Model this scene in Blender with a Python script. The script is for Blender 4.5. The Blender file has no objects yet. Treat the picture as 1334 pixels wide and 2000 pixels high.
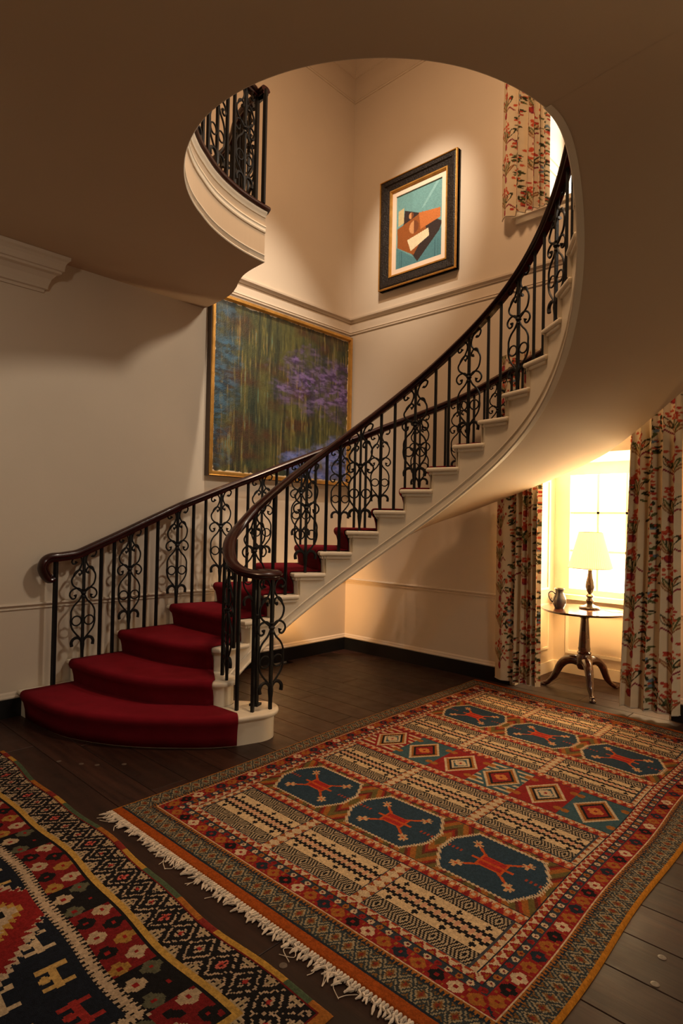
import bpy, bmesh, math, random
import numpy as np
from mathutils import Vector, Matrix

random.seed(7)
RNG = np.random.default_rng(11)
PI = math.pi
SC = bpy.context.scene
COL = SC.collection

# ------------------------------------------------------------------ camera
H_EYE, YAW, PITCH, ROLL, F_PX = 1.49, 0.7566, 0.0153, 0.0199, 1177.6
cam_data = bpy.data.cameras.new('camera')
cam = bpy.data.objects.new('camera', cam_data)
COL.objects.link(cam)
Fw = Vector((math.cos(YAW) * math.cos(PITCH), math.sin(YAW) * math.cos(PITCH), math.sin(PITCH)))
R0 = Vector((math.sin(YAW), -math.cos(YAW), 0))
U0 = R0.cross(Fw)
Rr = R0 * math.cos(ROLL) + U0 * math.sin(ROLL)
Uu = U0 * math.cos(ROLL) - R0 * math.sin(ROLL)
cam.matrix_world = Matrix(((Rr.x, Uu.x, -Fw.x, 0), (Rr.y, Uu.y, -Fw.y, 0), (Rr.z, Uu.z, -Fw.z, H_EYE), (0, 0, 0, 1)))
cam_data.sensor_fit = 'HORIZONTAL'
cam_data.sensor_width = 36
cam_data.lens = 36 * F_PX / 1334
cam_data.clip_start = 0.05
SC.camera = cam

# ------------------------------------------------------------------ view, world, lights
SC.view_settings.view_transform = 'Standard'
SC.view_settings.look = 'None'
SC.view_settings.gamma = 1
SC.view_settings.use_curve_mapping = False
SC.view_settings.exposure = 0.0

world = bpy.data.worlds.new('daylight')
SC.world = world
world.use_nodes = True
bg = world.node_tree.nodes['Background']
bg.inputs[0].default_value = (1.0, 0.93, 0.80, 1)
bg.inputs[1].default_value = 4.0


def lamp(name, kind, loc, target, power, color, size=0.3, spot=60, blend=0.6, size_y=None):
    d = bpy.data.lights.new(name, kind)
    d.energy = power
    d.color = color
    if kind == 'AREA':
        d.size = size
        if size_y:
            d.shape = 'RECTANGLE'
            d.size_y = size_y
    else:
        d.shadow_soft_size = size
    if kind == 'SPOT':
        d.spot_size = math.radians(spot)
        d.spot_blend = blend
    o = bpy.data.objects.new(name, d)
    o.location = loc
    v = Vector(target) - Vector(loc)
    o.rotation_euler = v.to_track_quat('-Z', 'Y').to_euler()
    COL.objects.link(o)
    return o


WARM = (1.0, 0.62, 0.34)
NEUT = (1.0, 0.86, 0.68)
DAY = (1.0, 0.88, 0.70)
lamp('hall_downlight', 'SPOT', (2.5, -1.3, 3.43), (2.8, -0.9, 0), 215, NEUT, 0.12, 140, 0.8)
lamp('hall_downlight', 'SPOT', (-0.2, 2.4, 3.42), (0.4, 4.6, 0.9), 70, NEUT, 0.12, 150, 0.9)
lamp('upstairs_ceiling_light', 'AREA', (2.5, 2.1, 6.8), (2.9, 2.7, 0), 118, WARM, 0.6)
lamp('landing_spot', 'SPOT', (4.6, -0.3, 5.85), (2.3, 4.8, 1.9), 510, NEUT, 0.30, 48, 0.8)
lamp('picture_spot_big', 'SPOT', (3.1, 3.0, 6.6), (4.05, 4.78, 2.60), 720, NEUT, 0.06, 40, 0.9)
lamp('picture_spot_small', 'SPOT', (3.2, 2.9, 6.7), (5.17, 3.83, 4.62), 540, NEUT, 0.05, 34, 1.0)
lamp('daylight_lower_window', 'AREA', (6.60, 2.02, 1.45), (5.0, 2.02, 1.40), 200, (1, .72, .38), 1.2, size_y=1.2)
lamp('daylight_upper_window', 'AREA', (8.2, 1.6, 5.6), (3.0, 2.4, 4.2), 330, DAY, 1.1, size_y=1.5)
lamp('under_stair_lamp', 'SPOT', (3.55, 4.46, 0.55), (4.60, 4.86, 0.62), 110, (1.0, 0.50, 0.16), 0.05, 66, 1.0)
lamp('under_stair_uplight', 'SPOT', (4.05, 4.55, 0.14), (3.95, 4.86, 1.6), 60, (1.0, 0.66, 0.36), 0.05, 100, 1.0)
lamp('hall_fill_light', 'POINT', (2.4, -2.3, 1.55), (0, 0, 0), 34, (1.0, 0.78, 0.50), 0.15)  # added fill behind the camera, lifts ceiling and soffit; no actual lamp there

# ------------------------------------------------------------------ materials
MATS = {}


def mat(name, col, rough=0.5, metal=0.0, bump=0.0, bscale=200.0, var=0.0, vscale=6.0, coat=0.0, emit=None, estr=0.0,
        attr=None, spec=0.5, trans=0.0, alpha=1.0):
    m = bpy.data.materials.new(name)
    m.use_nodes = True
    nt = m.node_tree
    b = nt.nodes['Principled BSDF']
    b.inputs['Base Color'].default_value = (*col, 1)
    b.inputs['Roughness'].default_value = rough
    b.inputs['Metallic'].default_value = metal
    b.inputs['Coat Weight'].default_value = coat
    b.inputs['Specular IOR Level'].default_value = spec
    b.inputs['Transmission Weight'].default_value = trans
    tc = nt.nodes.new('ShaderNodeTexCoord')
    csrc = None
    if attr:
        a = nt.nodes.new('ShaderNodeAttribute')
        a.attribute_name = attr
        csrc = a.outputs['Color']
    if var > 0:
        n = nt.nodes.new('ShaderNodeTexNoise')
        n.inputs['Scale'].default_value = vscale
        n.inputs['Detail'].default_value = 4
        nt.links.new(tc.outputs['Object'], n.inputs['Vector'])
        mr = nt.nodes.new('ShaderNodeMapRange')
        mr.inputs[1].default_value = 0.3
        mr.inputs[2].default_value = 0.7
        mr.inputs[3].default_value = 1 - var
        mr.inputs[4].default_value = 1 + var
        nt.links.new(n.outputs[0], mr.inputs[0])
        mx = nt.nodes.new('ShaderNodeVectorMath')
        mx.operation = 'SCALE'
        if csrc:
            nt.links.new(csrc, mx.inputs[0])
        else:
            mx.inputs[0].default_value = col
        nt.links.new(mr.outputs[0], mx.inputs['Scale'])
        csrc = mx.outputs[0]
    if csrc:
        nt.links.new(csrc, b.inputs['Base Color'])
    if bump > 0:
        n = nt.nodes.new('ShaderNodeTexNoise')
        n.inputs['Scale'].default_value = bscale
        n.inputs['Detail'].default_value = 3
        nt.links.new(tc.outputs['Object'], n.inputs['Vector'])
        bp = nt.nodes.new('ShaderNodeBump')
        bp.inputs['Strength'].default_value = bump
        bp.inputs['Distance'].default_value = 0.01
        nt.links.new(n.outputs[0], bp.inputs['Height'])
        nt.links.new(bp.outputs[0], b.inputs['Normal'])
    if emit:
        b.inputs['Emission Color'].default_value = (*emit, 1)
        b.inputs['Emission Strength'].default_value = estr
    MATS[name] = m
    return m


WALL = mat('wall_paint', (0.62, 0.52, 0.41), 0.75, bump=0.04, bscale=60, var=0.03, vscale=1.5)
CEIL = mat('ceiling_paint', (0.57, 0.44, 0.31), 0.85, var=0.03, vscale=1.0)
WHITE = mat('cream_gloss_paint', (0.80, 0.72, 0.59), 0.35, bump=0.03, bscale=40, var=0.04, vscale=5)
BLACKP = mat('black_gloss_paint', (0.008, 0.008, 0.009), 0.3, var=0.2, vscale=8)
IRON = mat('black_wrought_iron', (0.005, 0.005, 0.006), 0.5, bump=0.15, bscale=120, spec=0.3)
RAILW = mat('mahogany_handrail', (0.030, 0.006, 0.005), 0.28, var=0.35, vscale=14, coat=0.15, spec=0.4)
CARPET = mat('crimson_carpet', (0.19, 0.007, 0.016), 0.95, bump=0.6, bscale=500, var=0.12, vscale=7, spec=0.1)
GOLD = mat('gilt_frame', (0.62, 0.33, 0.08), 0.35, metal=0.7, bump=0.12, bscale=60, var=0.2, vscale=10)
DARKF = mat('dark_carved_frame', (0.014, 0.009, 0.007), 0.55, bump=0.8, bscale=70, var=0.6, vscale=40, spec=0.3)
MATB = mat('linen_mount', (0.72, 0.58, 0.46), 0.8)
MAHOG = mat('polished_mahogany', (0.050, 0.013, 0.007), 0.18, var=0.35, vscale=9, coat=0.6)
BRONZE = mat('bronze_glaze', (0.05, 0.035, 0.025), 0.15, metal=0.4, var=0.3, vscale=12, coat=0.6)
JUGM = mat('dark_blue_glaze', (0.035, 0.035, 0.045), 0.12, var=0.5, vscale=10, coat=0.8)
SHADE = mat('pleated_lampshade', (0.80, 0.72, 0.45), 0.8, emit=(1.0, 0.80, 0.36), estr=0.9)
RUGM = mat('knotted_wool', (1, 1, 1), 0.95, attr='knots', bump=0.5, bscale=350, var=0.16, vscale=60, spec=0.1)
CLOTH = mat('printed_linen', (1, 1, 1), 0.9, attr='print', bump=0.08, bscale=300, spec=0.15)
LINING = mat('curtain_lining', (0.5, 0.42, 0.33), 0.9)
PAINTM = mat('oil_paint', (1, 1, 1), 0.45, attr='paint', bump=0.3, bscale=90)
FRINGE = mat('wool_fringe', (0.62, 0.52, 0.42), 0.95, var=0.2, vscale=30)
KILIM = mat('orange_kilim', (0.33, 0.095, 0.022), 0.95, bump=0.5, bscale=300, var=0.2, vscale=20)
PAPER = mat('letter_paper', (0.75, 0.68, 0.55), 0.8)
LEAF = mat('pale_leaf', (0.55, 0.62, 0.18), 0.6, var=0.2, vscale=10)
PEG = mat('plug_wood', (0.10, 0.075, 0.06), 0.35, var=0.3, vscale=60)


def wood_floor():
    m = mat('dark_floorboard', (0.05, 0.02, 0.012), 0.28)
    nt = m.node_tree
    b = nt.nodes['Principled BSDF']
    tc = nt.nodes.new('ShaderNodeTexCoord')
    oi = nt.nodes.new('ShaderNodeObjectInfo')
    mp = nt.nodes.new('ShaderNodeMapping')
    mp.inputs['Scale'].default_value = (22, 1.6, 5)
    cb = nt.nodes.new('ShaderNodeCombineXYZ')
    mul = nt.nodes.new('ShaderNodeMath')
    mul.operation = 'MULTIPLY'
    mul.inputs[1].default_value = 37.0
    nt.links.new(oi.outputs['Random'], mul.inputs[0])
    nt.links.new(mul.outputs[0], cb.inputs[0])
    nt.links.new(mul.outputs[0], cb.inputs[1])
    geo = nt.nodes.new('ShaderNodeNewGeometry')
    nt.links.new(geo.outputs['Position'], mp.inputs['Vector'])
    nt.links.new(cb.outputs[0], mp.inputs['Location'])
    n = nt.nodes.new('ShaderNodeTexNoise')
    n.inputs['Scale'].default_value = 1.0
    n.inputs['Detail'].default_value = 6
    n.inputs['Roughness'].default_value = 0.65
    nt.links.new(mp.outputs[0], n.inputs['Vector'])
    rp = nt.nodes.new('ShaderNodeValToRGB')
    rp.color_ramp.elements[0].position = 0.28
    rp.color_ramp.elements[0].color = (0.011, 0.004, 0.003, 1)
    rp.color_ramp.elements[1].position = 0.75
    rp.color_ramp.elements[1].color = (0.046, 0.017, 0.010, 1)
    nt.links.new(n.outputs[0], rp.inputs[0])
    hv = nt.nodes.new('ShaderNodeMapRange')
    hv.inputs[3].default_value = 0.65
    hv.inputs[4].default_value = 1.35
    nt.links.new(oi.outputs['Random'], hv.inputs[0])
    sc = nt.nodes.new('ShaderNodeVectorMath')
    sc.operation = 'SCALE'
    nt.links.new(rp.outputs[0], sc.inputs[0])
    nt.links.new(hv.outputs[0], sc.inputs['Scale'])
    nt.links.new(sc.outputs[0], b.inputs['Base Color'])
    n2 = nt.nodes.new('ShaderNodeTexNoise')
    n2.inputs['Scale'].default_value = 9
    n2.inputs['Detail'].default_value = 5
    nt.links.new(geo.outputs['Position'], n2.inputs['Vector'])
    mr = nt.nodes.new('ShaderNodeMapRange')
    mr.inputs[3].default_value = 0.34
    mr.inputs[4].default_value = 0.62
    b.inputs['Specular IOR Level'].default_value = 0.3
    nt.links.new(n2.outputs[0], mr.inputs[0])
    nt.links.new(mr.outputs[0], b.inputs['Roughness'])
    bp = nt.nodes.new('ShaderNodeBump')
    bp.inputs['Strength'].default_value = 0.25
    bp.inputs['Distance'].default_value = 0.004
    nt.links.new(n.outputs[0], bp.inputs['Height'])
    nt.links.new(bp.outputs[0], b.inputs['Normal'])
    return m


FLOORW = wood_floor()


def glass_mat():
    m = bpy.data.materials.new('window_glass')
    m.use_nodes = True
    nt = m.node_tree
    nt.nodes.clear()
    o = nt.nodes.new('ShaderNodeOutputMaterial')
    mx = nt.nodes.new('ShaderNodeMixShader')
    t = nt.nodes.new('ShaderNodeBsdfTransparent')
    g = nt.nodes.new('ShaderNodeBsdfGlossy')
    g.inputs['Roughness'].default_value = 0.02
    mx.inputs[0].default_value = 0.05
    nt.links.new(t.outputs[0], mx.inputs[1])
    nt.links.new(g.outputs[0], mx.inputs[2])
    nt.links.new(mx.outputs[0], o.inputs[0])
    return m


GLASS = glass_mat()

# ------------------------------------------------------------------ mesh helpers


class MB:
    def __init__(self):
        self.v, self.f = [], []

    def add(self, verts, faces):
        o = len(self.v)
        self.v += [tuple(p) for p in verts]
        self.f += [tuple(i + o for i in q) for q in faces]
        return self

    def box(self, x0, x1, y0, y1, z0, z1):
        return self.add([(x0, y0, z0), (x1, y0, z0), (x1, y1, z0), (x0, y1, z0), (x0, y0, z1), (x1, y0, z1), (x1, y1, z1), (x0, y1, z1)],
                        [(0, 3, 2, 1), (4, 5, 6, 7), (0, 1, 5, 4), (1, 2, 6, 5), (2, 3, 7, 6), (3, 0, 4, 7)])

    def prism(self, poly, z0, z1):
        n = len(poly)
        v = [(p[0], p[1], z0) for p in poly] + [(p[0], p[1], z1) for p in poly]
        f = [tuple(range(n - 1, -1, -1)), tuple(range(n, 2 * n))] + [(i, (i + 1) % n, (i + 1) % n + n, i + n) for i in range(n)]
        return self.add(v, f)

    def lathe(self, prof, n=24, c=(0, 0, 0), cap=True):
        v, f = [], []
        for r, z in prof:
            for i in range(n):
                a = 2 * PI * i / n
                v.append((c[0] + r * math.cos(a), c[1] + r * math.sin(a), c[2] + z))
        m = len(prof)
        for j in range(m - 1):
            for i in range(n):
                f.append((j * n + i, j * n + (i + 1) % n, (j + 1) * n + (i + 1) % n, (j + 1) * n + i))
        if cap:
            f.append(tuple(range(n - 1, -1, -1)))
            f.append(tuple((m - 1) * n + i for i in range(n)))
        return self.add(v, f)

    def tube(self, pts, r, n=6, cap=True, flat=1.0):
        pts = [Vector(p) for p in pts]
        rad = r if isinstance(r, (list, tuple)) else [r] * len(pts)
        v, f = [], []
        prev = None
        for i, p in enumerate(pts):
            t = (pts[min(i + 1, len(pts) - 1)] - pts[max(i - 1, 0)]).normalized()
            if prev is None:
                a = Vector((0, 1, 0)) if abs(t.y) < 0.9 else Vector((1, 0, 0))
                s = t.cross(a).normalized()
            else:
                s = (prev - t * prev.dot(t)).normalized()
            prev = s
            u = t.cross(s)
            for k in range(n):
                a = 2 * PI * k / n
                v.append(p + (s * math.cos(a) + u * math.sin(a) * flat) * rad[i])
        m = len(pts)
        for j in range(m - 1):
            for k in range(n):
                f.append((j * n + k, j * n + (k + 1) % n, (j + 1) * n + (k + 1) % n, (j + 1) * n + k))
        if cap:
            f.append(tuple(range(n - 1, -1, -1)))
            f.append(tuple((m - 1) * n + k for k in range(n)))
        return self.add(v, f)

    def sweep(self, pts, prof, closed=True, cap=True):
        """profile (a sideways to the right of travel, b up) swept along pts, kept upright"""
        pts = [Vector(p) for p in pts]
        v, f = [], []
        for i, p in enumerate(pts):
            t = (pts[min(i + 1, len(pts) - 1)] - pts[max(i - 1, 0)]).normalized()
            s = t.cross(Vector((0, 0, 1))).normalized()
            u = s.cross(t).normalized()
            for a, b in prof:
                v.append(p + s * a + u * b)
        n, m = len(prof), len(pts)
        for j in range(m - 1):
            for k in range(n if closed else n - 1):
                f.append((j * n + k, (j + 1) * n + k, (j + 1) * n + (k + 1) % n, j * n + (k + 1) % n))
        if cap and closed:
            f.append(tuple(range(n)))
            f.append(tuple((m - 1) * n + k for k in range(n - 1, -1, -1)))
        return self.add(v, f)

    def grid(self, rows, close_u=False):
        m, n = len(rows), len(rows[0])
        v = [p for r in rows for p in r]
        f = []
        for j in range(m - 1):
            for i in range(n - 1):
                f.append((j * n + i, j * n + i + 1, (j + 1) * n + i + 1, (j + 1) * n + i))
        return self.add(v, f)

    def mesh(self, name, material, smooth=False, fix=True):
        me = bpy.data.meshes.new(name)
        me.from_pydata([tuple(p) for p in self.v], [], self.f)
        if fix:
            bm = bmesh.new()
            bm.from_mesh(me)
            bmesh.ops.recalc_face_normals(bm, faces=bm.faces)
            bm.to_mesh(me)
            bm.free()
        if material:
            me.materials.append(material)
        if smooth:
            for p in me.polygons:
                p.use_smooth = True
            try:
                me.set_sharp_from_angle(angle=math.radians(smooth if smooth is not True else 40))
            except Exception:
                pass
        me.update()
        return me


def link(name, me, parent=None, loc=(0, 0, 0), rot=(0, 0, 0), world=True):
    """world=True: mesh verts are world coordinates; shift so that the child sits right under its parent"""
    o = bpy.data.objects.new(name, me)
    COL.objects.link(o)
    if parent is not None:
        o.parent = parent
        if world:
            base = Vector((0, 0, 0))
            q = parent
            while q is not None:
                base += q.location
                q = q.parent
            o.location = -base + Vector(loc)
        else:
            o.location = loc
    else:
        o.location = loc
    o.rotation_euler = rot
    return o


def build(mb, name, material, parent=None, smooth=False, **kw):
    return link(name, mb.mesh(name, material, smooth), parent, **kw)


def tag(o, label=None, cat=None, group=None, kind=None):
    if label:
        o['label'] = label
    if cat:
        o['category'] = cat
    if group:
        o['group'] = group
    if kind:
        o['kind'] = kind
    return o


def empty(name, loc, label, cat, group=None):
    o = bpy.data.objects.new(name, None)
    o.empty_display_size = 0.1
    o.location = loc
    COL.objects.link(o)
    return tag(o, label, cat, group)


def catmull(pts, per=6):
    P = [Vector(p) for p in pts]
    out = []
    for i in range(len(P) - 1):
        p0 = P[max(i - 1, 0)]
        p1, p2 = P[i], P[i + 1]
        p3 = P[min(i + 2, len(P) - 1)]
        for k in range(per):
            t = k / per
            out.append(0.5 * ((2 * p1) + (p2 - p0) * t + (2 * p0 - 5 * p1 + 4 * p2 - p3) * t * t + (3 * p1 - p0 - 3 * p2 + p3) * t ** 3))
    out.append(P[-1])
    return out


def lerp(a, b, t):
    return a + (b - a) * t


def sstep(a, b, x):
    t = min(1, max(0, (x - a) / (b - a)))
    return t * t * (3 - 2 * t)


# ------------------------------------------------------------------ dimensions
XW, YW = 5.20, 4.82            # inner faces of the right and left walls
X0, Y0 = -3.4, -3.4            # walls behind the camera
ZC = 3.458                     # hall ceiling
ZL = 3.87                      # landing floor
ZT = 6.95                      # upper ceiling
CX, CY = 2.8276, 2.4401        # stair centre
TH0, DL, RS, ZS = 2.2632, 0.17574, 0.1741, 0.0202
KMAX = 22


def th(k):
    return TH0 - DL * k


def kth(t):
    return (TH0 - t) / DL


def pol(R, t, z=0.0):
    return Vector((CX + R * math.cos(t), CY + R * math.sin(t), z))


def zt(k):
    return RS * k + ZS


# ================================================================== STRUCTURE
# floor: dark bed with individual planks
fl = build(MB().box(X0 - 0.2, 6.6, Y0 - 0.2, YW + 0.2, -0.10, -0.022), 'floor', BLACKP)
tag(fl, 'dark brown wide plank floor', None, None, 'structure')
PW = 0.215


def plank_mesh(L):
    b = bmesh.new()
    bmesh.ops.create_cube(b, size=1)
    for v in b.verts:
        v.co.x *= PW - 0.003
        v.co.y *= L - 0.003
        v.co.z = v.co.z * 0.022 - 0.011
    top = [e for e in b.edges if all(v.co.z > -0.001 for v in e.verts)]
    bmesh.ops.bevel(b, geom=top, offset=0.002, segments=1, affect='EDGES')
    me = bpy.data.meshes.new('plank')
    b.to_mesh(me)
    b.free()
    me.materials.append(FLOORW)
    return me


plank_lib = {}
xp = 0.0
row = 0
while xp < 6.15:
    y = -1.2 - random.random() * 1.4
    while y < YW:
        L = random.choice([0.9, 1.3, 1.7, 2.1, 2.5])
        y1 = min(y + L, YW)
        L2 = round(y1 - y, 2)
        if L2 > 0.15 and not (xp > XW and (y1 < 1.3 or y > 2.75)):
            if L2 not in plank_lib:
                plank_lib[L2] = plank_mesh(L2)
            link('plank', plank_lib[L2], fl, (xp + PW / 2, (y + y1) / 2, 0))
        y = y1
    xp += PW
    row += 1
pegm = MB().lathe([(0.014, 0.0), (0.014, 0.0012), (0.010, 0.0016)], 14).mesh('peg', PEG)
for (x, y) in ((2.32, 0.62), (2.17, 0.60), (2.29, 0.45), (2.20, 0.36), (1.37, 1.52), (1.60, 3.62), (1.66, 3.54), (1.78, 3.44), (1.52, 3.75)):
    link('peg', pegm, fl, (x, y, 0))

# walls
wl = build(MB().box(X0 - 0.2, XW + 1.2, YW, YW + 0.2, -0.05, ZT), 'wall_left', WALL)
tag(wl, 'cream painted wall behind the foot of the staircase', kind='structure')
REC = 6.07                     # back of window recess
mbw = MB()
YA, YB = 1.36, 2.68            # recess left/right jambs
mbw.box(XW, REC + 0.25, YB, YW + 0.01, -0.05, ZT)
mbw.box(XW, REC + 0.25, Y0 - 0.2, YA, -0.05, ZT)
mbw.box(XW, REC + 0.25, YA, YB, 2.12, 4.40)
mbw.box(XW, REC + 0.25, YA, YB, 6.25, ZT)
mbw.box(REC, REC + 0.25, YA, YB, -0.05, 0.76)
wr = build(mbw, 'wall_right', WALL)
tag(wr, 'cream painted wall with the two curtained window recesses', kind='structure')
wb = build(MB().box(X0 - 0.2, X0, Y0 - 0.2, YW + 0.2, -0.05, ZT), 'wall_back', WALL)
tag(wb, 'cream wall behind the viewer', kind='structure')
wf = build(MB().box(X0 - 0.2, REC + 0.2, Y0 - 0.2, Y0, -0.05, ZT), 'wall_front', WALL)
tag(wf, 'cream wall on the near side of the hall', kind='structure')

# well opening in the ceiling
OCX, OCY, OR = 2.80, 2.41, 1.165


def well_pt(t):
    """t angle (rad, 88..268 deg); blends from the fitted ceiling circle to the stair circle"""
    w = sstep(math.radians(235), math.radians(266), t)
    R = float(np.interp(math.degrees(t), [85, 94, 105, 123, 150, 175], [1.203, 1.18, 1.158, 1.135, 1.145, OR]))
    a = Vector((OCX + R * math.cos(t), OCY + R * math.sin(t), 0))
    b = pol(1.192, t)
    return a.lerp(b, w)


WELL = [well_pt(math.radians(a)) for a in np.linspace(268, 85, 72)]
SCURVE = catmull([(2.905, 3.609, 0), (2.920, 3.788, 0), (2.949, 3.925, 0), (3.007, 4.066, 0), (3.067, 4.181, 0), (3.14, 4.383, 0), (3.173, 4.675, 0), (3.176, 4.82, 0)], 5)
EDGE = WELL + SCURVE[1:]       # from landing head, clockwise round the well, to the left wall
poly = [(p.x, p.y) for p in EDGE] + [(X0, YW), (X0, Y0), (XW, Y0), (XW, -0.25), (EDGE[0].x, -0.25)]
ce = build(MB().prism(poly, ZC, ZL - 0.03), 'ceiling', CEIL)
tag(ce, 'smooth cream ceiling with the round stairwell opening', kind='structure')
cu = build(MB().box(X0 - 0.2, REC + 0.25, Y0 - 0.2, YW + 0.2, ZT, ZT + 0.1), 'ceiling', CEIL)
tag(cu, 'upper stairwell ceiling', kind='structure')


def offset_path(path, d):
    out = []
    for i, p in enumerate(path):
        t = (path[min(i + 1, len(path) - 1)] - path[max(i - 1, 0)])
        t.z = 0
        t.normalize()
        n = Vector((-t.y, t.x, 0))     # left of travel
        out.append(p + n * d)
    return out


# travel direction is clockwise round the well => well is on the right-hand side
def fascia(name, z, prof, m, path, n=None):
    mb = MB()
    mb.sweep([Vector((p.x, p.y, z)) for p in path], prof)
    o = build(mb, name, m, None, smooth=45)
    return o


def rect_prof(a0, a1, b0, b1):
    return [(a0, b0), (a1, b0), (a1, b1), (a0, b1)]


WP = WELL
t1 = fascia('trim_1', ZC, [(-0.02, 0.002), (0.003, 0.0), (0.007, 0.006), (0.004, 0.014), (0.0, 0.016), (0.0, 0.05), (0.005, 0.053), (0.005, 0.060), (-0.02, 0.063)], WHITE, WP)
tag(t1, 'bead moulding along the bottom edge of the curved landing fascia', kind='structure')
t2 = fascia('trim_2', ZC, [(-0.02, 0.222), (0.010, 0.227), (0.013, 0.236), (0.007, 0.242), (0.007, 0.262), (0.014, 0.268), (0.012, 0.278), (-0.02, 0.282)], WHITE, WP)
tag(t2, 'double moulding halfway up the curved landing fascia', kind='structure')
t3 = fascia('trim_3', ZL, [(-0.02, -0.075), (0.008, -0.07), (0.014, -0.05), (0.022, -0.045), (0.026, -0.03), (-0.02, -0.03)], WHITE, WP)
tag(t3, 'cream cove moulding under the landing nosing', kind='structure')
t4 = fascia('trim_4', ZL, [(-0.10, -0.028), (0.030, -0.028), (0.042, -0.018), (0.046, -0.004), (0.040, 0.010), (0.028, 0.016), (-0.10, 0.016)], RAILW, EDGE)
tag(t4, 'dark wood nosing along the landing edge', kind='structure')

# cornice fragment on the left wall with mitred return
CPROF = [(0.0, 3.185), (0.012, 3.185), (0.016, 3.205), (0.032, 3.212), (0.034, 3.228), (0.040, 3.250), (0.052, 3.285), (0.078, 3.318), (0.104, 3.328),
         (0.106, 3.345), (0.120, 3.350), (0.122, 3.372), (0.126, 3.398), (0.138, 3.418), (0.152, 3.432), (0.154, 3.456), (0.0, 3.456)]
mb = MB()
rows = []
XC = 1.73
rows.append([(X0 + 0.01, YW - p, z) for p, z in CPROF])
rows.append([(XC + p, YW - p, z) for p, z in CPROF])
rows.append([(XC + p, YW, z) for p, z in CPROF])
mb.grid(rows)
o = build(mb, 'trim_5', WALL)
tag(o, 'moulded cornice length ending with a mitred return under the ceiling', kind='structure')


def wall_trim(name, prof, side, a0, a1, m, label):
    """prof: (projection, z)"""
    mb = MB()
    if side == 'L':
        rows = [[(x, YW - p, z) for p, z in prof] for x in (a0, a1)]
    else:
        rows = [[(XW - p, y, z) for p, z in prof] for y in (a0, a1)]
    mb.grid(rows)
    o = build(mb, name, m)
    return tag(o, label, kind='structure')


def rail_prof(z0, s=1.0):
    return [(0, z0), (0.008 * s, z0 + 0.002), (0.010 * s, z0 + 0.008 * s), (0.004, z0 + 0.012 * s), (0.004, z0 + 0.024 * s), (0.014 * s, z0 + 0.028 * s),
            (0.020 * s, z0 + 0.036 * s), (0.014 * s, z0 + 0.046 * s), (0, z0 + 0.050 * s)]


ZCR, ZB1 = 0.782, 0.138
wall_trim('trim_6', rail_prof(ZCR), 'L', X0, XW, WALL, 'slim chair rail on the left wall beside the stairs')
wall_trim('trim_7', rail_prof(ZCR), 'R', YB + 0.02, YW, WALL, 'slim chair rail on the right wall under the staircase')
wall_trim('trim_8', rail_prof(ZCR), 'R', Y0, YA, WALL, 'short stretch of chair rail past the right-hand curtain')
Z1, Z2, Z3 = 3.69, 3.85, 6.45
big = [(0, Z2 - 0.03), (0.012, Z2 - 0.028), (0.020, Z2 - 0.01), (0.034, Z2 + 0.0), (0.036, Z2 + 0.018), (0.0, Z2 + 0.024)]
sm = lambda z: [(0, z - 0.010), (0.010, z - 0.008), (0.012, z), (0.006, z + 0.004), (0.006, z + 0.014), (0.012, z + 0.018), (0.010, z + 0.028), (0, z + 0.03)]
wall_trim('trim_9', big, 'L', 3.18, XW, WALL, 'upper string moulding on the left wall above the big picture')
wall_trim('trim_10', big, 'R', -0.2, YW, WALL, 'upper string moulding on the right wall under the small picture')
wall_trim('trim_11', sm(Z1), 'L', 3.18, XW, WALL, 'fine lower string moulding on the left wall above the big picture')
wall_trim('trim_12', sm(Z1), 'R', -0.2, YW, WALL, 'fine lower string moulding on the right wall')
wall_trim('trim_13', sm(Z3), 'L', X0, XW, WALL, 'fine picture rail high on the left wall')
wall_trim('trim_14', sm(Z3), 'R', Y0, YW, WALL, 'fine picture rail high on the right wall')
cove = [(0, 6.74), (0.012, 6.745), (0.014, 6.765), (0.03, 6.82), (0.07, 6.88), (0.13, 6.925), (0.2, 6.945)]
wall_trim('trim_15', cove, 'L', X0, XW, WALL, 'coved cornice of the upper ceiling on the left wall')
wall_trim('trim_16', cove, 'R', Y0, YW, WALL, 'coved cornice of the upper ceiling on the right wall')
bprof = [(0, 0.0), (0.022, 0.0), (0.022, ZB1 - 0.004), (0.018, ZB1), (0, ZB1)]
bmould = [(0, ZB1), (0.022, ZB1), (0.024, ZB1 + 0.010), (0.016, ZB1 + 0.020), (0.012, ZB1 + 0.034), (0.004, ZB1 + 0.042), (0, ZB1 + 0.045)]
b1 = wall_trim('baseboard_left', bprof, 'L', X0, XW, BLACKP, 'black skirting board along the left wall')
b2 = wall_trim('baseboard_right', bprof, 'R', YB + 0.02, YW, BLACKP, 'black skirting board along the right wall under the stairs')
b3 = wall_trim('baseboard_right', bprof, 'R', Y0, YA - 0.02, BLACKP, 'black skirting board beyond the right-hand curtain')
for b_, s_, a0, a1 in ((b1, 'L', X0, XW), (b2, 'R', YB + 0.02, YW), (b3, 'R', Y0, YA - 0.02)):
    mb = MB()
    rows = [[(x, YW - p, z) for p, z in bmould] if s_ == 'L' else [(XW - p, x, z) for p, z in bmould] for x in (a0, a1)]
    mb.grid(rows)
    build(mb, 'capping', WALL, b_)


# windows
def frame_rect(mb, y0, y1, z0, z1, w, x0, x1):
    mb.box(x0, x1, y0, y1, z0, z0 + w)
    mb.box(x0, x1, y0, y1, z1 - w, z1)
    mb.box(x0, x1, y0, y0 + w, z0 + w, z1 - w)
    mb.box(x0, x1, y1 - w, y1, z0 + w, z1 - w)
    return mb


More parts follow.
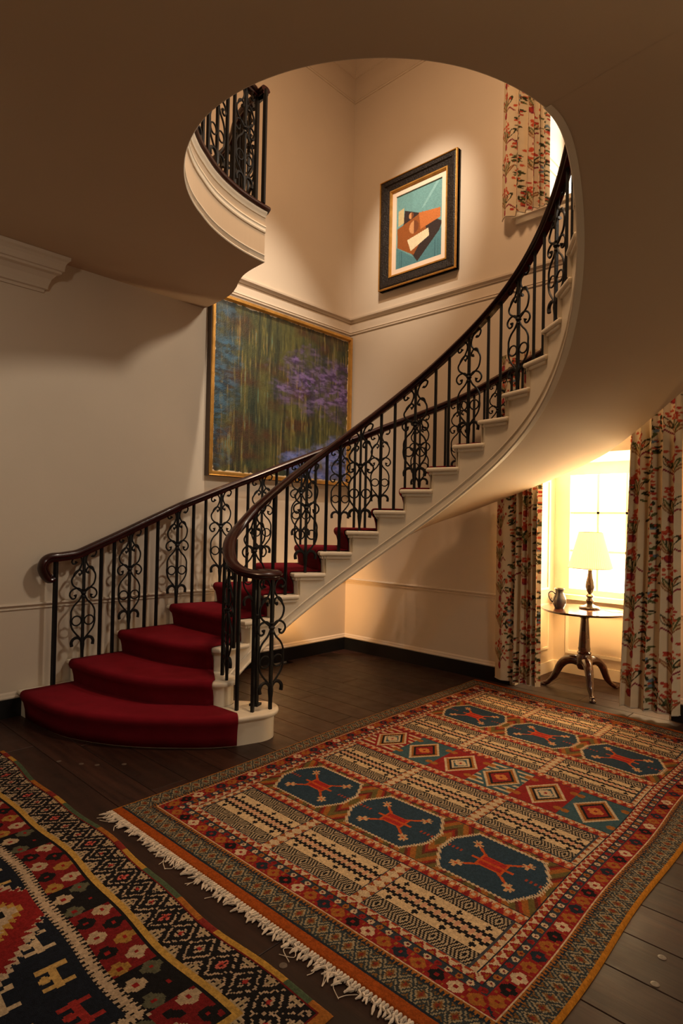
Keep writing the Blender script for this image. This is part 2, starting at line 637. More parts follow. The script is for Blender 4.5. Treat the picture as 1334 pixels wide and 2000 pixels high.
def jamb_panel(y, sgn, x0, x1, z0, z1, parent):
    """raised moulding frame on a jamb face at Y=y (sgn: direction into the recess)"""
    w, d = 0.022, 0.012
    mb = MB()
    ya, yb = sorted((y, y + sgn * d))
    mb.box(x0, x1, ya, yb, z0, z0 + w)
    mb.box(x0, x1, ya, yb, z1 - w, z1)
    mb.box(x0, x0 + w, ya, yb, z0 + w, z1 - w)
    mb.box(x1 - w, x1, ya, yb, z0 + w, z1 - w)
    return build(mb, 'jamb_panel', WHITE, parent)


def window(name, y0, y1, z0, z1, x, label, ncol, nrow, head=0.0):
    w = empty(name, (x, (y0 + y1) / 2, z0), label, None)
    del_cat = w.pop('category', None) if 'category' in w else None
    w['kind'] = 'structure'
    fw = 0.055
    build(frame_rect(MB(), y0, y1, z0, z1, fw, x - 0.02, x + 0.07), 'window_frame', WHITE, w)
    gy = np.linspace(y0 + fw, y1 - fw, ncol + 1)
    gz = np.linspace(z0 + fw, z1 - fw, nrow + 1)
    for yy in gy[1:-1]:
        build(MB().box(x, x + 0.04, yy - 0.012, yy + 0.012, z0 + fw, z1 - fw), 'glazing_bar', WHITE, w)
    for zz in gz[1:-1]:
        build(MB().box(x, x + 0.04, y0 + fw, y1 - fw, zz - 0.012, zz + 0.012), 'glazing_bar', WHITE, w)
    for i in range(ncol):
        for j in range(nrow):
            build(MB().box(x + 0.018, x + 0.022, gy[i] + 0.012, gy[i + 1] - 0.012, gz[j] + 0.012, gz[j + 1] - 0.012), 'pane', GLASS, w)
    return w


w1 = window('window_1', YA + 0.02, YB - 0.10, 0.80, 2.06, REC + 0.02, 'sunlit sash window behind the table lamp', 4, 3)
build(MB().box(REC - 0.10, REC + 0.02, YA + 0.002, YB - 0.002, 0.755, 0.80), 'window_sill', WHITE, w1)
build(MB().box(REC, REC + 0.05, YB - 0.10, YB, 0.80, 2.12).box(REC, REC + 0.05, YA, YB - 0.10, 2.06, 2.12), 'architrave', WHITE, w1)
ap = frame_rect(MB(), 1.62, 2.55, 0.20, 0.68, 0.03, REC - 0.016, REC)
build(ap, 'apron_panel', WHITE, w1)
build(MB().box(REC - 0.02, REC, YA, YB, 0, 0.11).box(XW + 0.01, REC - 0.02, YB - 0.018, YB, 0, 0.11), 'skirting', WHITE, w1)
jamb_panel(YB, -1, XW + 0.12, REC - 0.14, 0.24, 0.70, w1)
jamb_panel(YB, -1, XW + 0.12, REC - 0.14, 0.84, 1.95, w1)
w2 = window('window_2', YA + 0.02, YB - 0.06, 4.46, 6.2, REC + 0.20, 'bright sash window above the stairs', 3, 3)
build(MB().box(XW - 0.05, REC + 0.19, YA - 0.06, YB + 0.06, 4.365, 4.405), 'window_sill', WHITE, w2)
build(MB().box(XW - 0.025, XW, YA - 0.03, YB + 0.03, 4.31, 4.365), 'sill_moulding', WHITE, w2)
for xa_, xb_ in ((XW + 0.10, XW + 0.50), (XW + 0.56, REC + 0.10)):
    jamb_panel(YB, -1, xa_, xb_, 4.50, 5.12, w2)
    jamb_panel(YB, -1, xa_, xb_, 5.22, 6.1, w2)

# ================================================================== STAIRCASE


def rst(t):
    """stringer face radius: draws in slightly towards the landing"""
    return 1.252 - 0.06 * sstep(13.5, 18.5, kth(t))


def rin(t):
    return rst(t) - 0.027



def rout(t):
    if t > math.radians(88):
        return (YW - 0.006 - CY) / math.sin(t)
    c = math.cos(t)
    R = min(2.28, 2.1924 / c if c > 0.1 else 9, 2.69 / abs(math.sin(t)) if t < -0.1 else 9)
    w = min(1, max(0, (t - math.radians(72)) / math.radians(16)))
    return R * (1 - w) + 2.372 * w


def resample(pts, n):
    pts = [Vector((p[0], p[1], 0)) for p in pts]
    d = [0]
    for a, b in zip(pts, pts[1:]):
        d.append(d[-1] + (b - a).length)
    out = []
    for s in np.linspace(0, d[-1], n):
        i = max(0, min(len(d) - 2, int(np.searchsorted(d, s)) - 1))
        t = (s - d[i]) / max(1e-9, d[i + 1] - d[i])
        out.append(pts[i].lerp(pts[i + 1], t))
    return out


NOSE1 = catmull([(2.72, 3.43, 0), (2.80, 3.36, 0), (2.815, 3.25, 0), (2.745, 3.155, 0), (2.64, 3.125, 0), (2.52, 3.155, 0), (2.40, 3.20, 0), (2.20, 3.345, 0), (1.90, 3.68, 0), (1.71, 4.05, 0), (1.65, 4.35, 0), (1.63, 4.81, 0)], 5)
NOSE2 = catmull([(2.66, 3.55, 0), (2.63, 3.45, 0), (2.54, 3.405, 0), (2.45, 3.43, 0), (2.36, 3.54, 0), (2.26, 3.65, 0), (2.14, 3.80, 0), (2.02, 4.22, 0), (1.985, 4.70, 0), (1.985, 4.81, 0)], 5)
NOSE3 = catmull([(2.605, 3.645, 0), (2.56, 3.74, 0), (2.50, 3.88, 0), (2.43, 4.15, 0), (2.385, 4.65, 0), (2.38, 4.81, 0)], 5)


def nose(k):
    if k == 1:
        return NOSE1
    if k == 2:
        return NOSE2
    if k == 3:
        return NOSE3
    t = th(k)
    return [pol(R, t) for R in np.linspace(rin(t), rout(t), 9)]


def carpet_nose(k):
    if k == 1:
        return resample([p for p in catmull(NOSE1, 4) if p.x < 2.43 and p.y < 4.72], 21)
    if k == 2:
        return resample([p for p in catmull(NOSE2, 4) if (p.x < 2.42 and 3.45 < p.y < 4.72)], 21)
    if k == 3:
        return resample([p for p in catmull(NOSE3, 4) if 3.70 < p.y < 4.73], 21)
    t = th(k)
    return [pol(R, t) for R in np.linspace(rin(t) + 0.085, rout(t) - 0.085, 21)]


def off_curve(pts, d):
    """shift towards the ascending side (right of inner->outer travel)"""
    out = []
    for i, p in enumerate(pts):
        t = pts[min(i + 1, len(pts) - 1)] - pts[max(i - 1, 0)]
        t.normalize()
        out.append(p + Vector((t.y, -t.x, 0)) * d)
    return out


STAIR = empty('staircase', (CX, CY, 0), 'curving cream staircase sweeping up round the open well', 'staircase')


def slab_mesh(poly, z0, z1, bev, name, m):
    b = bmesh.new()
    lo = [b.verts.new((p[0], p[1], z0)) for p in poly]
    hi = [b.verts.new((p[0], p[1], z1)) for p in poly]
    n = len(poly)
    b.faces.new(hi)
    b.faces.new(lo[::-1])
    for i in range(n):
        b.faces.new((lo[i], lo[(i + 1) % n], hi[(i + 1) % n], hi[i]))
    bmesh.ops.recalc_face_normals(b, faces=b.faces)
    if bev:
        ed = [e for e in b.edges if abs(e.verts[0].co.z - e.verts[1].co.z) < 1e-6]
        bmesh.ops.bevel(b, geom=ed, offset=bev, segments=3, affect='EDGES', profile=0.5)
    me = bpy.data.meshes.new(name)
    b.to_mesh(me)
    b.free()
    me.materials.append(m)
    for p in me.polygons:
        p.use_smooth = True
    me.set_sharp_from_angle(angle=math.radians(50))
    return me


for k in range(1, KMAX):
    n0 = nose(k)
    n1 = off_curve(nose(k + 1), 0.05)
    if k == 1:
        n1 = off_curve(nose(2), 0.045)
    pl = [(p.x, p.y) for p in n0] + [(p.x, p.y) for p in reversed(n1)]
    tr = link('tread', slab_mesh(pl, zt(k) - 0.036, zt(k), 0.014, 'tread', WHITE), STAIR)
    # cove moulding under the nosing return
    if k >= 4:
        t0, t1_ = th(k) - 0.014, th(k + 1) - 0.03
        cp = [pol(R, t0) for R in np.linspace(rin(t0) + 0.014, rout(t0) - 0.03, 5)] + [pol(R, t1_) for R in np.linspace(rout(t1_) - 0.03, rin(t1_) + 0.014, 5)]
        link('cove', slab_mesh([(p.x, p.y) for p in cp], zt(k) - 0.060, zt(k) - 0.036, 0.006, 'cove', WHITE), tr)
    # riser
    rc = off_curve(n0, 0.034)
    rb = off_curve(n0, 0.054)
    z0 = zt(k - 1) if k > 1 else 0.0
    if k == 1:
        rc, rb = off_curve(resample(NOSE1, 60), 0.030), off_curve(resample(NOSE1, 60), 0.045)
    mb = MB()
    mb.grid([[(p.x, p.y, z) for p in rc] for z in (z0, zt(k) - 0.034)])
    mb.grid([[(p.x, p.y, z) for p in rb] for z in (z0, zt(k) - 0.034)])
    build(mb, 'riser', WHITE, STAIR, smooth=30)

# soffit / stringer geometry
_dzi = np.array([(0, -.38), (4, -.38), (8, -.41), (12, -.45), (16, -.495), (18, -.49), (20, -.40), (22.2, -.27), (24, -.2)])
_dzo = np.array([(0, -.36), (6, -.34), (9, -.335), (10.5, -.355), (12, -.41), (13.1, -.455), (14.1, -.480), (15, -.445), (15.7, -.40), (17, -.38), (20, -.36), (22.2, -.27), (24, -.2)])


def zsof(t, w):
    k = kth(t)
    a = np.interp(k, _dzi[:, 0], _dzi[:, 1])
    b = np.interp(k, _dzo[:, 0], _dzo[:, 1])
    zz, wd = zt(k) + lerp(a, b, w), 0.16
    hh = min(1, max(0, 0.5 + 0.5 * (ZC - zz) / wd))
    return max(0.0, lerp(ZC, zz, hh) - wd * hh * (1 - hh) - 0.0006)


K0 = 2.15
ths = np.linspace(th(K0), th(22.55), 156)
sm_in = {}
zin = np.array([zsof(t, 0) for t in ths])
zout_ = np.array([zsof(t, 1) for t in ths])
ker = np.ones(9) / 9


def smooth(a):
    p = np.concatenate([np.full(4, a[0]), a, np.full(4, a[-1])])
    return np.convolve(p, ker, 'valid')


zin, zout_ = smooth(zin), smooth(zout_)
rows = []
for t, a, b in zip(ths, zin, zout_):
    R1 = rout(t)
    rows.append([pol(lerp(rst(t) + 0.012, R1, w), t, lerp(a, b, w)) for w in np.linspace(0, 1, 13)])
mb = MB()
mb.grid(rows)
sof = mb.mesh('soffit', CEIL, True)
build_s = link('soffit', sof, STAIR)


def zin_at(t):
    return float(np.interp(-t, -ths, zin))


# inner stringer with stepped top
mb = MB()
for k in range(2, KMAX):
    ta = th(k) - 0.030 if k > 2 else th(K0)
    tb = th(k + 1) - 0.030 if k < KMAX - 1 else th(22.2)
    tt = np.linspace(ta, tb, 5)
    top = zt(k) - 0.03
    f_in = [[pol(rst(t), t, zin_at(t)) for t in tt], [pol(rst(t), t, top) for t in tt]]
    f_out = [[pol(rst(t) + 0.03, t, zin_at(t)) for t in tt], [pol(rst(t) + 0.03, t, top) for t in tt]]
    mb.grid(f_in)
    mb.grid(f_out)
    mb.grid([f_in[1], f_out[1]])
    mb.grid([[f_in[0][0], f_in[1][0]], [f_out[0][0], f_out[1][0]]])
build(mb, 'stringer', WHITE, STAIR, smooth=30)
# mouldings along the stringer
mb = MB()
pth = [pol(rst(t), t, zin_at(t)) for t in ths if zin_at(t) > 0.015]
mb.sweep(pth, [(-0.03, -0.003), (0.006, -0.004), (0.012, 0.003), (0.012, 0.012), (0.007, 0.017), (-0.005, 0.018)])
build(mb, 'stringer_bead', WHITE, STAIR, smooth=50)
mb = MB()
mb.sweep([p + Vector((0, 0, 0.085)) for p in pth], [(-0.01, -0.006), (0.005, -0.005), (0.008, 0.0), (0.005, 0.005), (-0.01, 0.006)])
build(mb, 'stringer_bead', WHITE, STAIR, smooth=50)
# outer stringer
mb = MB()
for k in range(3, 22):
    tt = np.linspace(th(k) - 0.02, th(k + 1) - 0.02, 5)
    if k == 3:
        continue
    zo = [float(np.interp(-t, -ths, zout_)) for t in tt]
    lo = [pol(rout(t), t, z) for t, z in zip(tt, zo)]
    hi = [pol(rout(t), t, zt(k)) for t in tt]
    lo2 = [pol(rout(t) - 0.03, t, z) for t, z in zip(tt, zo)]
    hi2 = [pol(rout(t) - 0.03, t, zt(k)) for t in tt]
    mb.grid([lo, hi])
    mb.grid([lo2, hi2])
    mb.grid([hi, hi2])
build(mb, 'outer_stringer', WHITE, STAIR, smooth=30)

# carpet runner
CT = 0.012
mb = MB()
secs = []
for k in range(1, KMAX):
    c = carpet_nose(k)
    zb = zt(k - 1) + CT if k > 1 else 0.006
    z = zt(k)
    for off, zz in ((0.028, zb), (0.022, lerp(zb, z, 0.35)), (0.010, lerp(zb, z, 0.62)), (-0.006, z - 0.044), (-0.014, z - 0.028), (-0.015, z - 0.012), (-0.010, z + 0.002), (0.0, z + 0.010), (0.016, z + CT + 0.001)):
        secs.append([Vector((p.x, p.y, zz)) for p in off_curve(c, off)])
    d = carpet_nose(k + 1)
    f0, f1 = off_curve(c, 0.05), off_curve(d, 0.026)
    for s in (0.0, 0.33, 0.66):
        secs.append([Vector((*(a.lerp(b, s)).xy, z + CT)) for a, b in zip(f0, f1)])
mb.grid(secs)
me = mb.mesh('stair_carpet', CARPET, 60)
carpet = link('stair_carpet', me)
tag(carpet, 'deep crimson carpet runner covering the stair treads', 'carpet')
sol = carpet.modifiers.new('thickness', 'SOLIDIFY')
sol.thickness = 0.010
sol.offset = 0

# ------------------------------------------------------------------ ironwork
BH = 1330.0


def scroll_parts(Hh, slope):
    s = Hh / BH

    def P(x, y):
        w = sstep(820, 1250, y)
        yy = y * s + slope * x * s * w * 0.85
        return (x * s, 0, yy)
    A = [(95, 1248), (112, 1228), (140, 1240), (150, 1280), (110, 1316), (60, 1303), (30, 1250), (28, 1195), (60, 1130), (115, 1075), (148, 1010), (130, 930), (75, 880), (22, 835)]
    B = [(128, 1052), (108, 1105), (65, 1128), (32, 1105), (33, 1070), (60, 1062)]
    C = [(15, 835), (55, 880), (115, 880), (160, 842), (166, 795), (132, 755), (96, 770), (102, 804)]
    D = [(15, 800), (50, 735), (112, 670), (145, 600), (146, 530), (150, 470), (130, 390), (80, 320), (30, 262), (10, 215)]
    F = [(8, 180), (20, 240), (58, 272), (108, 262), (134, 222), (128, 172)]
    body = MB()
    r = 9.0 * s * 1.25
    bar = 15 * s
    body.box(-bar, bar, -bar, bar, 0, BH * s)
    for sg in (-1, 1):
        for L in (A, B, C, D):
            c = catmull([P(sg * x, y) for x, y in L], 4)
            rr = [r] * len(c)
            if L is A or L is C or L is B:
                tip = (0, 1, 2) if L is A else (len(c) - 1, len(c) - 2, len(c) - 3)
                for j, q in enumerate(tip):
                    rr[q] = r * (2.0, 1.9, 1.4)[j]
            body.tube(c, rr, 6)
        c = catmull([P(sg * x, y) for x, y in F], 4)
        rr = [r * lerp(1.4, 1.9, i / (len(c) - 1)) for i in range(len(c))]
        body.tube(c, rr, 6)
    body.lathe([(14 * s, 0), (16 * s, 60 * s), (30 * s, 190 * s), (24 * s, 250 * s), (14 * s, 330 * s)], 8, (0, 0, 0))
    ring = MB()
    n = 20
    ring.tube([(58 * s * math.cos(2 * PI * i / n), 0, 58 * s * math.sin(2 * PI * i / n)) for i in range(n + 1)], r * 0.85, 6, cap=False)
    col = MB().lathe([(13 * s, -58 * s), (26 * s, -46 * s), (20 * s, -22 * s), (36 * s, 0), (20 * s, 22 * s), (28 * s, 46 * s), (13 * s, 58 * s)], 10)
    return (body.mesh('scroll_baluster', IRON, 40), ring.mesh('ring', IRON, 60), col.mesh('collar', IRON, 40), s)


def put_scroll(parent, parts, loc, ang):
    body, ring, col, s = parts
    o = link('scroll_baluster', body, parent, loc, (0, 0, ang))
    c = link('collar', col, o, (0, 0, 822 * s), world=False)
    for sg in (-1, 1):
        link('ring', ring, o, (sg * 78 * s, 0, 482 * s), world=False)
    return o


BARS = {}


def put_bar(parent, loc, h, half=0.0102, name='baluster'):
    key = (round(h, 2), half)
    if key not in BARS:
        BARS[key] = MB().box(-half, half, -half, half, 0, key[0]).mesh('baluster', IRON)
    return link(name, BARS[key], parent, loc, (0, 0, 0.4))


_rp = [(0.018, -0.026), (0.021, -0.018), (0.016, -0.013), (0.016, -0.008), (0.029, -0.003), (0.033, 0.006), (0.028, 0.013), (0.026, 0.018), (0.016, 0.026)]
RAILP = _rp + [(0.0, 0.029)] + [(-a, b) for a, b in reversed(_rp)]

RAILP1 = [(a * 1.40, b * 1.08) for a, b in RAILP]
RAILP = [(a * 1.3, b * 1.25) for a, b in RAILP]

# inner railing
RB = 1.275
INNER = empty('stair_railing', (2.62, 3.25, zt(1)), 'black iron railing on the open well side ending in a volute over the bottom step', 'railing')
RH = lambda k: float(np.interp(k, [4, 6, 12, 16, 22], [0.765, 0.785, 0.79, 0.765, 0.75]))
hel = [pol(rst(th(k)) + 0.023, th(k), zt(k) + RH(k)) for k in np.linspace(21.6, 4.5, 80)]
vol = [(2.79, 3.685, 1.435), (2.66, 3.615, 1.345), (2.565, 3.51, 1.255), (2.515, 3.40, 1.185), (2.515, 3.29, 1.14), (2.57, 3.20, 1.118), (2.665, 3.165, 1.112), (2.745, 3.20, 1.11), (2.77, 3.275, 1.11), (2.735, 3.335, 1.11), (2.68, 3.335, 1.11)]
path = hel + catmull([hel[-1]] + vol, 6)[1:]
mb = MB()
mb.sweep(path, RAILP1)
build(mb, 'handrail', RAILW, INNER, smooth=28)
build(MB().lathe([(0.05, -0.026), (0.055, 0.0), (0.045, 0.022), (0.0, 0.03)], 20, (2.69, 3.29, 1.11)), 'volute_cap', RAILW, INNER, smooth=40)
SLI = RS / (RB * DL)
SI = scroll_parts(0.785 + RS / 2 - 0.018, SLI)
for k in range(4, 21):
    if k % 2 == 0:
        t = th(k + 0.5)
        put_scroll(INNER, SI, pol(rst(t) + 0.023, t, zt(k)), t - PI / 2)
    else:
        for fr in (0.25, 0.75):
            t = th(k + fr)
            put_bar(INNER, pol(rst(t) + 0.023, t, zt(k)), RH(k + fr) + RS * fr - 0.012)
SI2 = scroll_parts(0.80, 0.5)
put_scroll(INNER, SI2, (2.53, 3.455, zt(2)), math.radians(70))
put_bar(INNER, (2.70, 3.61, zt(3)), 0.80)
put_bar(INNER, (2.59, 3.59, zt(2)), 0.87)
for (x, y, h) in ((2.515, 3.315, 0.93), (2.57, 3.215, 0.91)):
    put_bar(INNER, (x, y, zt(1)), h)
SI3 = scroll_parts(0.90, 0.0)
put_scroll(INNER, SI3, (2.70, 3.185, zt(1)), math.radians(-5))
nw = put_bar(INNER, (2.68, 3.32, zt(1)), 0.90, 0.016, 'newel')
build(MB().box(-0.032, 0.032, -0.032, 0.032, 0, 0.016), 'newel_foot', IRON, nw, world=False)
build(MB().lathe([(0.016, 0), (0.028, 0.012), (0.028, 0.03), (0.016, 0.042)], 10), 'newel_collar', IRON, nw, world=False, loc=(0, 0, 0.60))

# outer railing
ODZ = np.array([(1.0, .84), (2, .828), (3.3, .846), (4.3, .853), (5.3, .848), (6, .84), (7.4, .822), (8.4, .804), (9.3, .788), (10.35, .750), (11.3, .713), (12.3, .676), (13.2, .648), (14, .63), (22, .63)])


def rbal(t):
    if t > math.radians(88):
        return (4.72 - CY) / math.sin(t)
    c = math.cos(t)
    R = min(2.28, 2.1924 / c if c > 0.1 else 9) - 0.09
    w = min(1, max(0, (t - math.radians(72)) / math.radians(16)))
    return R * (1 - w) + 2.28 * w


def orail(k):
    t = th(k)
    return pol(rbal(t), t, zt(k) + float(np.interp(k, ODZ[:, 0], ODZ[:, 1])))


OUTER = empty('stair_railing', (1.81, 4.72, zt(1)), 'black iron railing along the wall side of the stairs starting with a lamb-tongue curl', 'railing')
head = [(1.835, 4.72, 1.020), (1.805, 4.72, 1.010), (1.775, 4.72, 1.045), (1.757, 4.72, 1.095), (1.772, 4.72, 1.145), (1.815, 4.72, 1.170), (1.87, 4.72, 1.174), (1.94, 4.72, 1.182)]
low = catmull([Vector(p) for p in head] + [orail(2.0), orail(2.3)], 5)[:-1]
path = low + [orail(k) for k in np.linspace(2.3, 14.6, 80)]
# rail swept with a fixed side vector so the curl stays clean
v, f = [], []
n = len(RAILP)
for i, p in enumerate(path):
    t = (Vector(path[min(i + 1, len(path) - 1)]) - Vector(path[max(i - 1, 0)])).normalized()
    if i < len(low) + 2:
        s = Vector((0, -1, 0))
    else:
        s = t.cross(Vector((0, 0, 1))).normalized()
    u = s.cross(t).normalized()
    sc_ = 1.0 if i > 8 else 0.82 + 0.02 * i
    for a, b in RAILP:
        v.append(Vector(p) + s * a * sc_ + u * b * sc_)
m_ = len(path)
for j in range(m_ - 1):
    for q in range(n):
        f.append((j * n + q, (j + 1) * n + q, (j + 1) * n + (q + 1) % n, j * n + (q + 1) % n))
f.append(tuple(range(n)))
f.append(tuple((m_ - 1) * n + q for q in range(n)))
build(MB().add(v, f), 'handrail', RAILW, OUTER, smooth=28)
put_bar(OUTER, (1.852, 4.72, zt(1)), 1.165 - zt(1), 0.013, 'newel')
SOS = {}
XN = {2: 2.03, 3: 2.41, 4: 2.80}
for k in range(2, 15):
    for j, fr in enumerate((0.10, 0.46, 0.74)):
        kk = k + fr
        if k < 4:
            x = lerp(XN[k], XN[k + 1], fr)
            t = math.atan2(4.72 - CY, x - CX)
            kr = kth(t)
        else:
            t, kr = th(kk), kk
        p = pol(rbal(t), t, zt(k))
        hh = orail(kr).z - zt(k) - 0.012
        if j == 0:
            key = round(hh, 2)
            if key not in SOS:
                SOS[key] = scroll_parts(key, RS / (2.25 * DL))
            ang = 0.0 if k < 4 else t - PI / 2
            put_scroll(OUTER, SOS[key], p, ang)
        else:
            put_bar(OUTER, p, hh)

# landing railing
LR = empty('landing_railing', (2.86, 3.5, ZL + 0.016), 'black iron railing on the curved edge of the upper landing', 'railing')
lp = offset_path([Vector((p.x, p.y, 0)) for p in WELL], 0.045)
ls = offset_path([Vector((p.x, p.y, 0)) for p in SCURVE], 0.045)
corner = Vector((2.855, 3.575, 0))
ls = [p for p in ls if p.y > 3.70]
zr = ZL + 0.88
mb = MB()
mb.sweep([Vector((p.x, p.y, zr)) for p in lp[:-1]] + [Vector((corner.x, corner.y, zr))], RAILP)
build(mb, 'handrail', RAILW, LR, smooth=28)
mb = MB()
mb.sweep([Vector((corner.x, corner.y, zr))] + [Vector((p.x, p.y, zr)) for p in ls], RAILP)
build(mb, 'handrail', RAILW, LR, smooth=28)
SL = scroll_parts(0.85, 0.0)


def along(path, pattern, start):
    d = [0]
    for a, b in zip(path, path[1:]):
        d.append(d[-1] + (b - a).length)
    s, i = start, 0
    while s < d[-1]:
        j = max(0, min(len(d) - 2, int(np.searchsorted(d, s)) - 1))
        p = path[j].lerp(path[j + 1], (s - d[j]) / (d[j + 1] - d[j]))
        t = path[j + 1] - path[j]
        kind, step = pattern[i % len(pattern)]
        if kind == 's':
            put_scroll(LR, SL, (p.x, p.y, ZL + 0.016), math.atan2(t.y, t.x))
        else:
            put_bar(LR, (p.x, p.y, ZL + 0.016), 0.855, 0.010)
        s += step
        i += 1


put_bar(LR, (corner.x, corner.y, ZL + 0.016), 0.87, 0.013, 'newel')
PATT = [('b', 0.12), ('s', 0.12), ('b', 0.08)]
along([corner] + list(reversed(lp[:-1])), PATT, 0.09)
along([corner] + ls, PATT, 0.10)

# ================================================================== painted grids (colour attributes)


def srgb(r, g, b):
    c = np.array([r, g, b], dtype=np.float64) / 255
    return np.where(c <= 0.04045, c / 12.92, ((c + 0.055) / 1.055) ** 2.4)


def vnoise(X, Y, sx, sy, seed):
    r = np.random.default_rng(seed).random((64, 64))
    x, y = X * sx, Y * sy
    xi, yi = np.floor(x).astype(int), np.floor(y).astype(int)
    fx, fy = x - xi, y - yi
    fx, fy = fx * fx * (3 - 2 * fx), fy * fy * (3 - 2 * fy)
    g = lambda a, b: r[a % 64, b % 64]
    return (g(xi, yi) * (1 - fx) + g(xi + 1, yi) * fx) * (1 - fy) + (g(xi, yi + 1) * (1 - fx) + g(xi + 1, yi + 1) * fx) * fy


def fbm(X, Y, sx, sy, seed, n=4):
    out, a, tot = 0, 1.0, 0
    for i in range(n):
        out = out + a * vnoise(X, Y, sx * 2 ** i, sy * 2 ** i, seed + i * 17)
        tot += a
        a *= 0.55
    return out / tot


def grid_mesh(name, V, nu, nv, colors, attr, domain, material, smooth=True):
    """V: (nv,nu,3) vertices; colors per face (nv-1,nu-1,3) or per point"""
    me = bpy.data.meshes.new(name)
    vv = V.reshape(-1, 3).astype(np.float32)
    idx = np.arange(nu * nv).reshape(nv, nu)
    q = np.stack([idx[:-1, :-1], idx[:-1, 1:], idx[1:, 1:], idx[1:, :-1]], -1).reshape(-1, 4).astype(np.int32)
    me.vertices.add(len(vv))
    me.vertices.foreach_set('co', vv.ravel())
    me.loops.add(q.size)
    me.loops.foreach_set('vertex_index', q.ravel())
    me.polygons.add(len(q))
    me.polygons.foreach_set('loop_start', np.arange(0, q.size, 4, dtype=np.int32))
    me.polygons.foreach_set('loop_total', np.full(len(q), 4, dtype=np.int32))
    me.polygons.foreach_set('use_smooth', np.full(len(q), smooth, dtype=bool))
    me.update(calc_edges=True)
    a = me.attributes.new(attr, 'FLOAT_COLOR', domain)
    c = np.concatenate([colors.reshape(-1, 3), np.ones((colors.size // 3, 1))], 1).astype(np.float32)
    a.data.foreach_set('color', c.ravel())
    me.materials.append(material)
    return me


NAVY, CREAM, OCHRE, RED, ORANGE = srgb(32, 40, 50), srgb(192, 168, 136), srgb(150, 92, 38), srgb(134, 30, 30), srgb(184, 78, 32)
DKRED, BLACK, BLUE, PINK, GREY, GREEN = srgb(100, 22, 24), srgb(24, 22, 24), srgb(40, 60, 76), srgb(190, 140, 112), srgb(104, 100, 88), srgb(74, 86, 56)


def put(C, mask, col):
    C[mask] = col


def tri(x):
    return np.abs((x % 1.0) - 0.5) * 2


def star(C, m, x, y, r, cols, idx, centre):
    ax, ay = np.abs(x), np.abs(y)
    sh = (((ax < 0.38 * r) & (ay < r)) | ((ay < 0.38 * r) & (ax < r)) | ((ax + ay < 1.15 * r) & (np.abs(ax - ay) < 0.42 * r)))
    for i, c in enumerate(cols):
        put(C, m & sh & (idx % len(cols) == i), c)
    put(C, m & (np.maximum(ax, ay) < 0.22 * r), centre)


